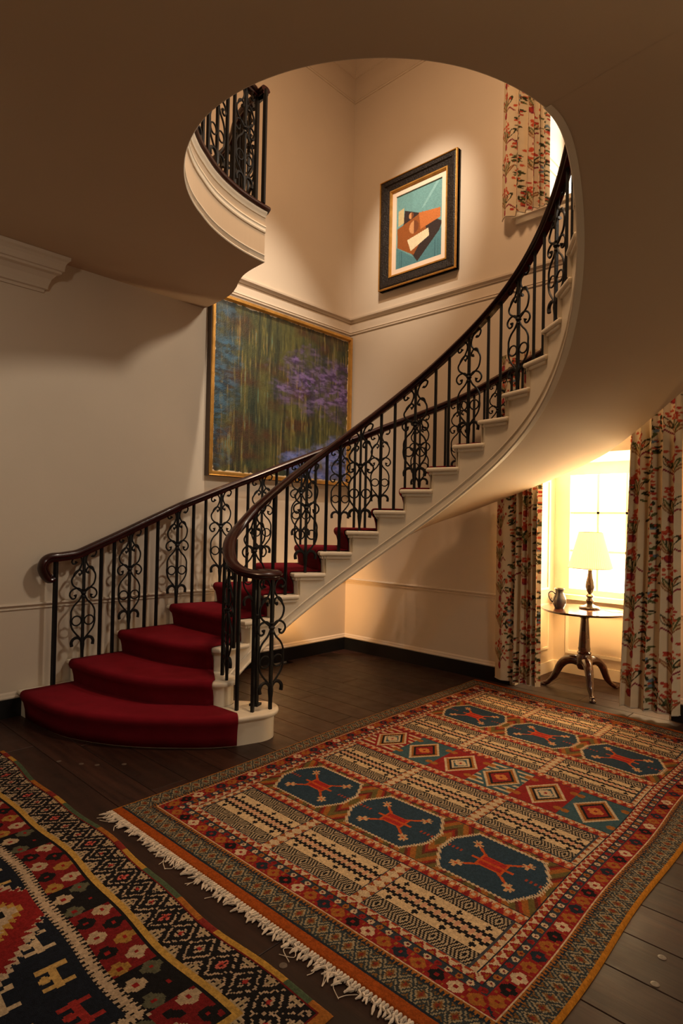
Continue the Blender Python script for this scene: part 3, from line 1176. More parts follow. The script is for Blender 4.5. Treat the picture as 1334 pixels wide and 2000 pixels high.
def paint_rug_a(S, T, L, W):
    C = np.zeros(S.shape + (3,))
    C[:] = NAVY
    s2 = np.minimum(S, L - S) - 0.05
    t2 = np.minimum(T, W - T)
    end = s2 < t2
    d = np.where(end, s2, t2)
    a = np.where(end, T, S)
    # lattice border
    m = (d >= 0.014) & (d < 0.108)
    w = tri((d - 0.014) / 0.094 + 0.5)
    v = tri(a / 0.062)
    q = np.abs(v + (1 - tri((d - 0.014) / 0.094)) - 1)
    mm = v * 0.5 + tri((d - 0.014) / 0.094) * 0.5
    ring_ = (mm * 7.5).astype(int)
    put(C, m, srgb(46, 56, 60))
    put(C, m & (ring_ == 2), srgb(150, 134, 106))
    put(C, m & (ring_ == 4), srgb(140, 126, 100))
    put(C, m & (ring_ == 6), srgb(120, 84, 44))
    put(C, m & (ring_ == 1), srgb(120, 80, 40))
    put(C, m & (ring_ == 0), srgb(120, 44, 34))
    put(C, m & (RNG.random(S.shape) < 0.16), srgb(60, 56, 50))
    # zigzag orange
    m = (d >= 0.108) & (d < 0.130)
    put(C, m, OCHRE)
    put(C, m & (tri(a / 0.018) > (d - 0.108) / 0.022), NAVY)
    put(C, (d >= 0.130) & (d < 0.136), CREAM)
    # red star border
    m = (d >= 0.136) & (d < 0.204)
    put(C, m, RED)
    i = np.floor(a / 0.074).astype(int)
    x, y = (a / 0.074 - i - 0.5) * 0.074, d - 0.170
    star(C, m, x, y, 0.030, [CREAM, OCHRE, NAVY, OCHRE, BLACK], i, RED)
    put(C, m & (np.abs(x) > 0.033) & (np.abs(np.abs(y) - 0.022) < 0.006), OCHRE)
    # rosettes
    m = (d >= 0.204) & (d < 0.236)
    put(C, m, srgb(46, 54, 62))
    i = np.floor(a / 0.042).astype(int)
    x, y = (a / 0.042 - i - 0.5) * 0.042, d - 0.220
    rr = np.hypot(x, y)
    for j, c in enumerate((OCHRE, CREAM, RED, CREAM)):
        put(C, m & (rr < 0.0135) & (i % 4 == j), c)
    put(C, m & (rr < 0.005), DKRED)

    def tri_band(m, w, aa):
        put(C, m, CREAM)
        v = tri(aa / 0.052)
        i = np.floor(aa / 0.026).astype(int)
        put(C, m & (v < 1 - w * 1.1) & (w > 0.12), RED)
        put(C, m & (v < 0.55 - w * 0.9) & (w > 0.16), OCHRE)
        put(C, m & (v > 1.15 - w * 0.8) & (w > 0.72), srgb(150, 60, 36))
        put(C, m & ((w < 0.08) | (w > 0.93)), NAVY)
    m = (d >= 0.236) & (d < 0.279)
    tri_band(m, (d - 0.236) / 0.043, a)
    # field
    f0s, f0t = 0.05 + 0.279, 0.279
    inf = d >= 0.279
    put(C, inf, CREAM)
    rows = [('p', 0.33, 0.67), ('b', 0.67, 0.74), ('m', 0.74, 1.18), ('b', 1.18, 1.25), ('p', 1.25, 1.58), ('b', 1.58, 1.65), ('r', 1.65, 2.02), ('b', 2.02, 2.09),
            ('p', 2.09, 2.42), ('b', 2.42, 2.49), ('m', 2.49, 2.93), ('b', 2.93, 3.0), ('p', 3.0, 3.34)]
    tc = [f0t + (W - 2 * f0t) * (i + 0.5) / 3 for i in range(3)]
    cw = (W - 2 * f0t) / 3
    for kind, s0, s1 in rows:
        m = inf & (S >= s0) & (S < s1)
        if not m.any():
            continue
        sc, hs = (s0 + s1) / 2, (s1 - s0) / 2
        if kind == 'b':
            w = (S - s0) / (s1 - s0)
            put(C, m, CREAM)
            i = np.floor(T / 0.05).astype(int)
            x, y = (T / 0.05 - i - 0.5) * 0.05, S - sc
            put(C, m & (tri(T / 0.05) < 0.75 - np.abs(w - 0.5) * 1.2), srgb(178, 96, 56))
            put(C, m & (tri(T / 0.05 + 0.5) < 0.8 - w), RED)
            put(C, m & (tri(T / 0.05) < 0.3) & (np.abs(w - .5) < .15), CREAM)
            put(C, m & ((w < 0.07) | (w > 0.93)), NAVY)
        elif kind == 'p':
            for c0 in tc:
                x = T - c0
                mp = m & (np.abs(x) < cw / 2)
                hw = cw / 2 - 0.036
                gap = mp & (np.abs(x) >= hw)
                w = (np.abs(x) - hw) / 0.036
                put(C, gap, CREAM)
                put(C, gap & (tri(S / 0.048) < 0.9 - w) & (w > 0.25), RED)
                put(C, gap & (tri(S / 0.048) < 0.4 - w * .4) & (w > 0.25), OCHRE)
                put(C, gap & (w < 0.25), srgb(60, 64, 70))
                p = mp & (np.abs(x) < hw)
                y = S - sc
                put(C, p, srgb(200, 172, 134))
                ay = np.abs(y)
                band = p & (ay > hs - 0.084)
                bw = (ay - (hs - 0.084)) / 0.084
                g = tri(x / 0.13) * 0.75 + tri(bw * 0.5 + 0.25) * 0.45
                gi = (g * 11).astype(int)
                put(C, band, srgb(166, 146, 118))
                put(C, band & (gi % 2 == 0), BLACK)
                put(C, band & ((bw < 0.06) | (bw > 0.95)) & (tri(x / 0.014) > 0.5), BLACK)
                put(C, band & (bw > 0.95), srgb(60, 70, 80))
                mid = p & (ay < 0.040)
                put(C, mid & (tri(x / 0.03) * 0.034 > ay + 0.006), PINK)
                zz = 0.022 + 0.010 * (tri(x / 0.03) > 0.5)
                put(C, mid & (np.abs(ay - zz) < 0.0105), BLACK)
                put(C, p & (np.abs(ay - 0.062) < 0.007) & (tri(x / 0.125) < 0.22), BLACK)
                put(C, p & (np.abs(ay - 0.062) < 0.0165) & (tri(x / 0.125) < 0.08), BLACK)
        elif kind == 'm':
            put(C, m, OCHRE)
            for c0 in tc:
                x, y = T - c0, S - sc
                ax, ay = np.abs(x), np.abs(y)
                mp = m & (ax < cw / 2)
                hx = (ax + 0.55 * np.maximum(ay - 0.06, 0)) / 0.235
                e = np.maximum(hx, ay / (hs - 0.03)) + 0.03 * (tri((x + y) / 0.02) > 0.5)
                ch = (ax - ay * 0.55) / 0.03
                put(C, mp & (np.floor(ch).astype(int) % 3 == 0), srgb(140, 40, 30))
                put(C, mp & (np.floor(ch).astype(int) % 3 == 1), srgb(150, 92, 40))
                put(C, mp & (np.floor(ch).astype(int) % 3 == 2), srgb(96, 84, 44))
                put(C, mp & (np.floor(ch * 2).astype(int) % 6 == 0), srgb(92, 42, 30))
                put(C, mp & (e < 1.07), CREAM)
                put(C, mp & (e < 1.0), BLUE)
                h = mp & (e < 1.0)
                arm = (np.abs(ax * 0.85 - ay) < 0.009) & (ax < 0.12)
                put(C, h & arm, ORANGE)
                fx, fy = ax - 0.125, ay - 0.106
                fl_ = ((np.abs(fx) < 0.007) & (np.abs(fy) < 0.030)) | ((np.abs(fy) < 0.007) & (np.abs(fx) < 0.030)) | ((np.abs(fx - fy) < 0.007) & (np.abs(fx) < .022))
                put(C, h & fl_, srgb(190, 150, 110))
                put(C, h & (np.abs(fx) < 0.006) & (np.abs(fy) < 0.006), ORANGE)
                cb = ((ax < 0.065) & (ay < 0.044)) | ((ax < 0.1) & (ay < 0.008))
                put(C, h & cb, ORANGE)
                put(C, h & (ax < 0.056) & (ay > 0.008) & (ay < 0.036), srgb(160, 36, 34))
                put(C, h & (ax > 0.15) & (ay < 0.01) & (tri(ax / 0.02) > 0.5), srgb(150, 60, 40))
        else:
            put(C, m, RED)
            nseg = 6
            sw = (W - 2 * f0t) / nseg
            i = np.floor((T - f0t) / sw).astype(int)
            x, y = T - f0t - (i + 0.5) * sw, S - sc
            for j, c in enumerate((RED, srgb(56, 84, 92))):
                put(C, m & (i % 2 == j), c)
            ax, ay = np.abs(x), np.abs(y)
            dd = (ax / 0.118 + ay / 0.175)
            sh = np.floor(dd * 7).astype(int)
            put(C, m & (sh == 6), CREAM)
            put(C, m & (sh == 5), OCHRE)
            for j, c in enumerate((srgb(56, 84, 92), RED)):
                put(C, m & (sh <= 4) & (i % 2 == j), c)
            put(C, m & (sh == 4), BLACK)
            put(C, m & (sh == 3) & (i % 2 == 0), CREAM)
            star(C, m & (sh <= 2), x, y, 0.040, [CREAM, srgb(190, 120, 60)], i, RED)
            corner_ = (dd > 1.15)
            put(C, m & corner_ & (tri(y / 0.05) > 0.55) & (i % 3 == 0), CREAM)
            put(C, m & corner_ & (np.hypot(ax - sw / 2 + 0.02, ay - 0.12) < 0.022), OCHRE)
    # flat-woven ends and selvedges
    put(C, (s2 < 0.0), srgb(150, 70, 22))
    put(C, (t2 < 0.014), srgb(176, 112, 34))
    return C


def paint_rug_b(D, A, Wd):
    """D distance from the long edge, A distance from the corner edge"""
    C = np.zeros(D.shape + (3,))
    C[:] = BLACK
    d = np.minimum(D, A)
    a = np.where(D < A, A, D)
    m = d < 0.036
    seg = np.floor(a / 0.15 + 0.7 * np.sin(a * 9)).astype(int) % 5
    for j, c in enumerate((OCHRE, srgb(70, 84, 62), srgb(170, 128, 54), srgb(120, 40, 34), OCHRE)):
        put(C, m & (seg == j), c)
    put(C, (d >= 0.028) & (d < 0.036), DKRED)
    m = (d >= 0.036) & (d < 0.190)
    w = (d - 0.036) / 0.154
    g = tri(a / 0.115) * 0.62 + tri(w) * 0.62
    gi = np.floor(g * 8.5).astype(int)
    put(C, m & (gi % 3 == 1), srgb(170, 146, 122))
    put(C, m & (RNG.random(D.shape) < 0.10), BLACK)
    put(C, m & (gi == 0), srgb(150, 44, 40))
    put(C, m & (gi == 1) & (np.floor(a / 0.115).astype(int) % 3 == 0), srgb(182, 92, 80))
    put(C, m & (gi >= 8), srgb(160, 140, 110))
    put(C, m & ((tri(a / 0.02) + tri(d / 0.02)) > 1.35), BLACK)
    put(C, (d >= 0.190) & (d < 0.216), srgb(176, 138, 68))
    put(C, (d >= 0.216) & (d < 0.232), BLACK)
    m = (d >= 0.232) & (d < 0.380)
    i = np.floor(a / 0.098).astype(int)
    x = (a / 0.098 - i - 0.5) * 0.098
    put(C, m, srgb(112, 26, 28))
    put(C, m & ((i // 2) % 3 == 2), BLACK)
    for off in (0.268, 0.344):
        star(C, m, x + (0.02 if off > 0.3 else -0.02), d - off, 0.036, [srgb(168, 146, 118), srgb(150, 112, 54), BLACK, srgb(168, 146, 118), BLACK, srgb(86, 84, 66)], i + (1 if off > .3 else 0), RED)
    m = (d >= 0.380) & (d < 0.430)
    put(C, m, srgb(178, 154, 128))
    put(C, m & (tri(a / 0.022) > 1.25 - np.abs((d - 0.405) / 0.025)), BLACK)
    # field: stepped lozenges
    f = d >= 0.430
    u, v = D - 0.43, A - 0.43
    put(C, f, srgb(26, 30, 40))
    cx, cy = 0.48, 0.62
    px, py = np.abs(u - cx), np.abs(((v - 0.12) % 1.24) - cy)
    st = 0.022
    lz = (np.floor(px / st) * st) * 1.15 + (np.floor(py / st) * st)
    jag = 0.014 * (tri((px - py) / 0.05) > 0.5)
    z = lz + jag
    for lo, hi, c in ((0.50, 0.62, srgb(128, 30, 30)), (0.47, 0.50, srgb(170, 128, 60)), (0.42, 0.47, srgb(178, 154, 128)), (0.34, 0.42, BLACK), (0.31, 0.34, srgb(120, 60, 40)),
                      (0.20, 0.31, srgb(190, 164, 138)), (0.17, 0.20, BLACK), (0.07, 0.17, srgb(130, 30, 30)), (0.03, 0.07, srgb(40, 34, 30)), (-1, 0.03, CREAM)):
        put(C, f & (z >= lo) & (z < hi), c)
    put(C, f & (z >= 0.62) & (z < 0.65), srgb(178, 154, 128))
    # scattered birds and combs in the dark corners
    gx, gy = np.floor(u / 0.16).astype(int), np.floor(v / 0.20).astype(int)
    lx, ly = (u / 0.16 - gx - 0.5) * 0.16, (v / 0.20 - gy - 0.5) * 0.20
    dark = f & (z >= 0.66)
    mark = ((np.abs(lx) < 0.012) & (np.abs(ly) < 0.06)) | ((np.abs(np.abs(ly) - 0.045) < 0.010) & (np.abs(lx) < 0.05)) | (np.hypot(lx - 0.03, ly) < 0.018)
    for j, c in enumerate((srgb(150, 44, 40), srgb(186, 150, 90), CREAM)):
        put(C, dark & mark & ((gx + gy) % 3 == j), c)
    return C


def rug(name, x0, x1, y0, y1, step, warp, painter, label, thick=0.011, loc_e=None, group=None):
    nu = int(round((x1 - x0) / step)) + 1
    nv = int(round((y1 - y0) / step)) + 1
    gx, gy = np.meshgrid(np.linspace(x0, x1, nu), np.linspace(y0, y1, nv))
    fx = (gx[:-1, :-1] + gx[1:, 1:]) / 2
    fy = (gy[:-1, :-1] + gy[1:, 1:]) / 2
    C = painter(fx, fy)
    C = C * (0.72 + 0.34 * np.random.default_rng(5).random(fx.shape))[..., None]
    C = C * (0.85 + 0.3 * fbm(fx, fy, 1.1, 1.7, 3))[..., None]
    X, Y = warp(gx, gy)
    ed = np.minimum(np.minimum(gx - x0, x1 - gx), np.minimum(gy - y0, y1 - gy))
    Z = thick * np.clip(ed / 0.010, 0, 1) ** 0.5 + 0.0022 * (fbm(gx, gy, 3, 3, 9) - 0.5) * np.clip(ed / .05, 0, 1)
    Z = Z + 0.0010 * np.random.default_rng(8).random(Z.shape) * (ed > 0.004)
    Z = np.maximum(Z, 0.0005) + 0.0008
    V = np.stack([X, Y, Z], -1)
    me = grid_mesh(name, V, nu, nv, C, 'knots', 'FACE', RUGM, True)
    return me


# big rug
RX0, RX1, RY0, RY1 = 1.45, 5.09, 0.755, 2.935


def warp_a(x, y):
    s, t = (x - RX0) / (RX1 - RX0), (RY1 - y) / (RY1 - RY0)
    X = x + s * (-0.20 * t) + (1 - s) * 0.035 * t + 0.012 * np.sin(y * 5.0) * s
    Y = y + 0.09 * s * (1 - t) + 0.02 * s * t + 0.007 * np.sin(x * 5.2 + 0.6) * t + 0.010 * np.sin(x * 2.3) * (1 - t)
    return X, Y


BIGRUG = empty('area_rug', (3.2, 1.85, 0), 'large red, blue and cream patterned rug with three rows of panels and a fringed end', 'rug')
me = rug('pile', RX0, RX1, RY0, RY1, 0.0052, warp_a, lambda fx, fy: paint_rug_a(fx - RX0, RY1 - fy, RX1 - RX0, RY1 - RY0), '')
link('pile', me, BIGRUG)
mb = MB()
rng = random.Random(3)
yy = RY0 + 0.01
while yy < RY1 - 0.005:
    bx, by = warp_a(RX0, yy)
    L = rng.uniform(0.035, 0.062)
    dx, dy = -L, rng.uniform(-0.025, 0.025)
    pts = [(bx + 0.004, by, 0.008), (bx - 0.018, by + rng.uniform(-.006, .006), 0.010), (bx + dx * 0.55, by + dy * 0.4 + rng.uniform(-.012, .012), 0.008), (bx + dx, by + dy, 0.005)]
    c = catmull(pts, 3)
    rr = [0.0045 + 0.0015 * math.sin(i * 2.1) for i in range(len(c))]
    rr[-1] = 0.0025
    mb.tube(c, rr, 5)
    if rng.random() < 0.08:
        q = catmull([(bx - 0.03, by, 0.007), (bx - 0.055, by + rng.uniform(-.03, .03), 0.004), (bx - 0.08, by + rng.uniform(-.05, .05), 0.003)], 4)
        mb.tube(q, 0.0016, 4)
    yy += rng.uniform(0.013, 0.019)
# knotted net close to the edge
for sgn in (-1, 1):
    pts = []
    for i in range(270):
        y_ = RY0 + 0.01 + (RY1 - RY0 - 0.02) * i / 269
        bx, by = warp_a(RX0, y_)
        pts.append((bx - 0.016 + sgn * 0.010 * (1 if i % 2 else -1), by, 0.010))
    mb.tube(pts, 0.0026, 4)
fr = build(mb, 'fringe', FRINGE, BIGRUG, smooth=60)
fr['kind'] = 'stuff'

# small dark rug bottom left
SX0, SX1, SY0, SY1 = -0.10, 1.335, 1.265, 4.15


def warp_b(x, y):
    return x - 0.012 * np.sin(y * 4.1) - 0.006 * np.sin(y * 11), y + 0.012 * np.sin(x * 4)


me = rug('dark_rug', SX0, SX1, SY0, SY1, 0.0062, warp_b, lambda fx, fy: paint_rug_b(SX1 - fx, fy - SY0, SY1 - SY0), '')
rb_ = link('area_rug', me)
tag(rb_, 'dark red and black geometric rug with cream zigzags in the near corner', 'rug')


# ================================================================== CURTAINS
def paint_print(U, Vv, seed):
    rng = np.random.default_rng(seed)
    C = np.zeros(U.shape + (3,))
    C[:] = srgb(214, 196, 166)
    C *= (0.94 + 0.1 * fbm(U, Vv, 30, 30, 4, 2))[..., None]
    RB_, BR, GR, DG, MG, TN = srgb(188, 84, 58), srgb(172, 60, 48), srgb(88, 92, 56), srgb(52, 54, 36), srgb(132, 44, 58), srgb(138, 84, 52)
    BL = srgb(104, 124, 140)

    def ell(cx, cy, a, b, ang, col, hollow=False):
        r = max(a, b) * 1.1
        iu = np.where((U[0] > cx - r) & (U[0] < cx + r))[0]
        iv = np.where((Vv[:, 0] > cy - r) & (Vv[:, 0] < cy + r))[0]
        if len(iu) == 0 or len(iv) == 0:
            return
        sl = (slice(iv[0], iv[-1] + 1), slice(iu[0], iu[-1] + 1))
        x, y = U[sl] - cx, Vv[sl] - cy
        xr, yr = x * math.cos(ang) + y * math.sin(ang), -x * math.sin(ang) + y * math.cos(ang)
        e = (xr / a) ** 2 + (yr / b) ** 2
        m = e < 1
        if hollow:
            m = (e < 1) & (e > 0.45)
        C[sl][m] = col

    def stroke(p0, p1, w, col):
        n = max(2, int(math.hypot(p1[0] - p0[0], p1[1] - p0[1]) / (w * 0.8)))
        for i in range(n + 1):
            t = i / n
            ell(lerp(p0[0], p1[0], t), lerp(p0[1], p1[1], t), w, w, 0, col)
    umax, vmax = U.max(), Vv.max()
    colw = 0.118
    nc = int(umax / colw) + 2
    for c in range(nc):
        u0 = c * colw + 0.05
        if c % 2 == 0:
            # bulb flowers one above another
            v = rng.uniform(-0.1, 0.1)
            while v < vmax + 0.2:
                lean = rng.choice([-1, 1])
                u1 = u0 + 0.015 * math.sin(v * 5)
                ell(u1, v + 0.02, 0.019, 0.026, 0, MG)
                ell(u1 - 0.008, v + 0.025, 0.006, 0.02, 0.2, BR)
                ell(u1 + 0.010, v + 0.022, 0.005, 0.02, -0.2, srgb(170, 90, 100))
                for j in range(5):
                    an = PI / 2 + (j - 2) * 0.24 + 0.08 * lean
                    L = 0.10 + 0.03 * rng.random()
                    q = (u1 + math.cos(an) * L * 0.5, v + 0.045 + math.sin(an) * L * 0.5)
                    ell(q[0], q[1], L * 0.5, 0.0088, an, (TN, GR, DG, GR, TN)[j])
                    ell(q[0], q[1], L * 0.36, 0.0032, an, srgb(196, 172, 132))
                ell(u1 + lean * 0.042, v + 0.13, 0.046, 0.014, PI / 2 - lean * 0.5, DG, True)
                for j in range(20):
                    ell(u1 + rng.normal(0, 0.022), v + 0.175 + rng.normal(0, 0.024), 0.0082, 0.0082, 0, (RB_, BR, RB_)[j % 3])
                stroke((u1 + lean * 0.015, v + 0.05), (u1 + lean * 0.05, v + 0.085), 0.0045, MG)
                stroke((u1 + lean * 0.05, v + 0.085), (u1 + lean * 0.075, v + 0.06), 0.0045, MG)
                v += 0.245
        else:
            # berry garland
            v = rng.uniform(0, 0.05)
            while v < vmax + 0.05:
                u1 = u0 + 0.022 * math.sin(v * 7 + c)
                for j in range(3):
                    ell(u1 + rng.normal(0, 0.027), v + rng.normal(0, 0.012), 0.0095, 0.0085, 0, (RB_, BR)[j % 2])
                for j in range(3):
                    an = rng.uniform(0, 2 * PI)
                    ell(u1 + 0.028 * math.cos(an) + rng.normal(0, .008), v + 0.02 * math.sin(an), 0.0155, 0.0065, an, (DG, GR)[j % 2])
                if rng.random() < 0.2:
                    ell(u1, v, 0.012, 0.009, 0.5, BL)
                v += 0.034
    return C


def curtain(name, y0, y1, z0, z1, xc, depth, folds, label, flare=0.0, seed=1, full=1.7, du=0.006, xshift=0.0, hem_roll=False):
    """hangs in the plane X=xc from y1 (left in view) to y0; flare widens the hem towards +Y or -Y"""
    Wc = (y1 - y0) * full
    nu, nv = int(Wc / du), int((z1 - z0) / 0.0075)
    u = np.linspace(0, 1, nu)
    vz = np.linspace(0, 1, nv)
    UU, VV = np.meshgrid(u, vz)
    ph = np.array(folds, dtype=float)
    nf = len(ph) - 1
    phase = np.interp(UU, ph, np.arange(nf + 1))
    wid = np.interp(UU, (ph[:-1] + ph[1:]) / 2, np.diff(ph) * nf)
    amp = depth * (0.75 + 0.25 * np.sin(np.floor(phase) * 2.3 + seed)) * (0.9 + 0.2 * (1 - VV))
    X = xc + amp * 0.5 * (1 - 2 * np.abs(np.sin(phase * PI)) ** 0.7) + xshift * (1 - VV) ** 2 - 0.010 * np.sin(VV * 5 + phase)
    Y = y1 + (y0 - y1) * UU - 0.014 * np.sin(phase * 2 * PI)
    Y = Y + flare * (1 - VV) ** 1.6 * (1 - UU)
    Z = z0 + (z1 - z0) * VV
    C = paint_print(UU * (y1 - y0) * 0.92, VV * (z1 - z0) * 0.8, seed)
    me = grid_mesh(name, np.stack([X, Y, Z], -1), nu, nv, C, 'print', 'POINT', CLOTH, True)
    e = empty('curtain', (xc, (y0 + y1) / 2, z0), label, 'curtain', 'floral printed curtains at the windows')
    c = link('drape', me, e)
    # hem band
    mb = MB()
    mb.tube([(X[0, i], Y[0, i], z0 + 0.004) for i in range(0, nu, 3)], 0.005, 5)
    build(mb, 'hem', LINING, e, smooth=60)
    return e


curtain('curtain', 2.385, 2.83, 0.055, 3.07, 5.115, 0.08, [0, .40, .56, .68, .78, .89, 1], 'floral curtain left of the table in the lower window recess', seed=4, full=2.0)
curtain('curtain', 1.275, 1.64, 0.055, 3.07, 5.115, 0.08, [0, .10, .36, .56, .80, 1], 'floral curtain right of the table lamp at the edge of the picture', seed=9, flare=0.07, full=2.1)
curtain('curtain', 2.36, 2.82, 4.35, 6.2, 5.09, 0.09, [0, .30, .52, .66, .80, .90, 1], 'short floral curtain at the upstairs window above the stairs', seed=6, full=2.0)

# ================================================================== TABLE, LAMP, JUG
TX, TY, TZ = 5.50, 2.14, 0.735
TB = empty('tripod_table', (TX, TY, 0), 'round mahogany tripod table in the window recess', 'table')
build(MB().lathe([(0.0, TZ - 0.018), (0.355, TZ - 0.022), (0.372, TZ - 0.014), (0.376, TZ - 0.006), (0.370, TZ), (0.0, TZ)], 56, (TX, TY, 0), cap=False), 'tabletop', MAHOG, TB, smooth=40)
build(MB().lathe([(0.052, 0.20), (0.070, 0.24), (0.074, 0.28), (0.066, 0.315), (0.056, 0.335), (0.062, 0.35), (0.050, 0.36), (0.054, 0.385), (0.050, 0.40), (0.048, 0.45), (0.036, 0.63), (0.034, 0.655), (0.042, 0.66), (0.042, TZ - 0.02)], 28, (TX, TY, 0)), 'pillar', MAHOG, TB, smooth=35)
for (fx, fy) in ((5.44, 2.49), (5.83, 1.97), (5.20, 1.945)):
    d = Vector((fx - TX, fy - TY, 0))
    L = d.length
    d.normalize()
    prof = [(0.05, 0.255, 0.033), (0.10, 0.262, 0.031), (0.16, 0.245, 0.028), (0.205, 0.20, 0.025), (0.235, 0.14, 0.022), (0.262, 0.085, 0.020), (0.295, 0.045, 0.018), (L - 0.03, 0.022, 0.018), (L, 0.018, 0.017)]
    prof = [(a, z + 0.012 if z > 0.03 else z + 0.004, r * (1.45 if z > 0.06 else 1.15)) for a, z, r in prof]
    c = catmull([Vector((TX, TY, 0)) + d * a + Vector((0, 0, z)) for a, z, r in prof], 4)
    rr = list(np.interp(np.linspace(0, 1, len(c)), np.linspace(0, 1, len(prof)), [r for a, z, r in prof]))
    mb = MB().tube(c, rr, 10, flat=1.0)
    mb.lathe([(0.012, 0), (0.026, 0.004), (0.028, 0.014), (0.018, 0.026), (0.0, 0.03)], 12, (fx, fy, 0.0))
    build(mb, 'leg', MAHOG, TB, smooth=50)

LX, LY = 5.60, 2.135
LP = empty('table_lamp', (LX, LY, TZ), 'glowing table lamp with a pleated cream shade and dark turned base', 'lamp')
build(MB().lathe([(0.092, 0.0), (0.094, 0.010), (0.086, 0.020), (0.050, 0.030), (0.026, 0.042), (0.030, 0.055), (0.034, 0.075), (0.026, 0.088), (0.022, 0.10), (0.036, 0.116), (0.026, 0.128), (0.016, 0.138),
                  (0.030, 0.165), (0.040, 0.20), (0.036, 0.24), (0.024, 0.29), (0.018, 0.34), (0.024, 0.352), (0.012, 0.36), (0.012, 0.385)], 28, (LX, LY, TZ)), 'base', BRONZE, LP, smooth=35)
mb = MB()
rows = []
npl = 120
for z, r in ((0.372, 0.192), (0.45, 0.170), (0.55, 0.142), (0.65, 0.115), (0.70, 0.102)):
    rows.append([(LX + (r + (0.0028 if i % 2 else -0.0028)) * math.cos(2 * PI * i / npl), LY + (r + (0.0028 if i % 2 else -0.0028)) * math.sin(2 * PI * i / npl), TZ + z) for i in range(npl + 1)])
mb.grid(rows)
sh = build(mb, 'lampshade', SHADE, LP, smooth=20)
for z, r in ((0.372, 0.193), (0.70, 0.103)):
    mb = MB()
    mb.tube([(LX + r * math.cos(2 * PI * i / 40), LY + r * math.sin(2 * PI * i / 40), TZ + z) for i in range(41)], 0.003, 5, cap=False)
    build(mb, 'shade_band', GOLD, sh)
build(MB().lathe([(0.012, 0.385), (0.014, 0.41), (0.030, 0.46), (0.030, 0.49), (0.0, 0.52)], 12, (LX, LY, TZ)), 'bulb', mat('lit_bulb', (1, 0.9, 0.6), 0.3, emit=(1, 0.72, 0.38), estr=6.0), LP, smooth=40)
lamp('table_lamp_light', 'POINT', (LX, LY, TZ + 0.60), (LX, LY, 0), 95, (1.0, 0.58, 0.22), 0.04)

JX, JY = 5.40, 2.335
JG = empty('jug', (JX, JY, TZ), 'small dark glazed jug with a loop handle on the round table', 'jug')
build(MB().lathe([(0.040, 0.0), (0.044, 0.010), (0.058, 0.040), (0.064, 0.065), (0.060, 0.090), (0.046, 0.120), (0.036, 0.140), (0.037, 0.160), (0.046, 0.178), (0.042, 0.180), (0.032, 0.16), (0.030, 0.14), (0.0, 0.05)], 28, (JX, JY, TZ), cap=False), 'body', JUGM, JG, smooth=50)
hd = Vector((-0.686, 0.727, 0))
hp = [Vector((JX, JY, TZ)) + hd * a + Vector((0, 0, z)) for a, z in ((0.038, 0.128), (0.058, 0.148), (0.082, 0.150), (0.098, 0.130), (0.094, 0.100), (0.078, 0.072), (0.058, 0.052))]
build(MB().tube(catmull(hp, 5), 0.0055, 8), 'handle', JUGM, JG, smooth=60)
lt = build(MB().prism([(5.52, 1.90), (5.60, 1.84), (5.68, 1.93), (5.60, 2.0)], TZ + 0.0008, TZ + 0.003), 'letter', PAPER)
tag(lt, 'flat sheet of paper lying on the right side of the round table', 'paper')

# ================================================================== PAINTINGS (generic abstracts of similar colours)


def canvas(name, n, m, colors, to_world, parent):
    gu, gv = np.meshgrid(np.linspace(0, 1, n), np.linspace(0, 1, m))
    V = to_world(gu, gv)
    me = grid_mesh(name, V, n, m, colors(gu, gv), 'paint', 'POINT', PAINTM, True)
    return link('canvas', me, parent)


PX0, PX1, PZ0, PZ1 = 3.225, 5.165, 1.90, 3.63
P1 = empty('painting', ((PX0 + PX1) / 2, YW, PZ0), 'large dark green and violet abstract canvas in a thin gilt frame', 'painting')


def picture_frame(parent, a0, a1, z0, z1, w, d, on, mname, name='frame'):
    """four mitred sides with a stepped profile; on: function(a, out, z) -> world"""
    prof = mname['prof']
    corners = [(a0, z0), (a1, z0), (a1, z1), (a0, z1)]
    for s in range(4):
        A, B = corners[s], corners[(s + 1) % 4]
        rows = []
        for (cx_, cz_) in (A, B):
            sx = 1 if cx_ == a0 else -1
            sz = 1 if cz_ == z0 else -1
            rows.append([on(cx_ + sx * p * w, q * d, cz_ + sz * p * w) for p, q in prof])
        mb = MB()
        mb.grid(rows)
        build(mb, name, mname['mat'], parent)


onL = lambda a, o, z: (a, YW - o, z)
mb = MB()
mb.box(PX0 - 0.006, PX0 + 0.03, YW - 0.062, YW, PZ0 - 0.006, PZ1 + 0.006).box(PX1 - 0.03, PX1 + 0.006, YW - 0.062, YW, PZ0 - 0.006, PZ1 + 0.006)
mb.box(PX0 + 0.03, PX1 - 0.03, YW - 0.062, YW, PZ0 - 0.006, PZ0 + 0.03).box(PX0 + 0.03, PX1 - 0.03, YW - 0.062, YW, PZ1 - 0.03, PZ1 + 0.006)
build(mb, 'frame_side', mat('dark_frame_side', (0.06, 0.032, 0.016), 0.5), P1)
picture_frame(P1, PX0, PX1, PZ0, PZ1, 0.045, 0.078, onL, {'prof': [(0, 0.7), (0, 0.9), (0.15, 1.0), (0.7, 1.0), (0.85, 0.8), (1.0, 0.55), (1.0, 0)], 'mat': GOLD})


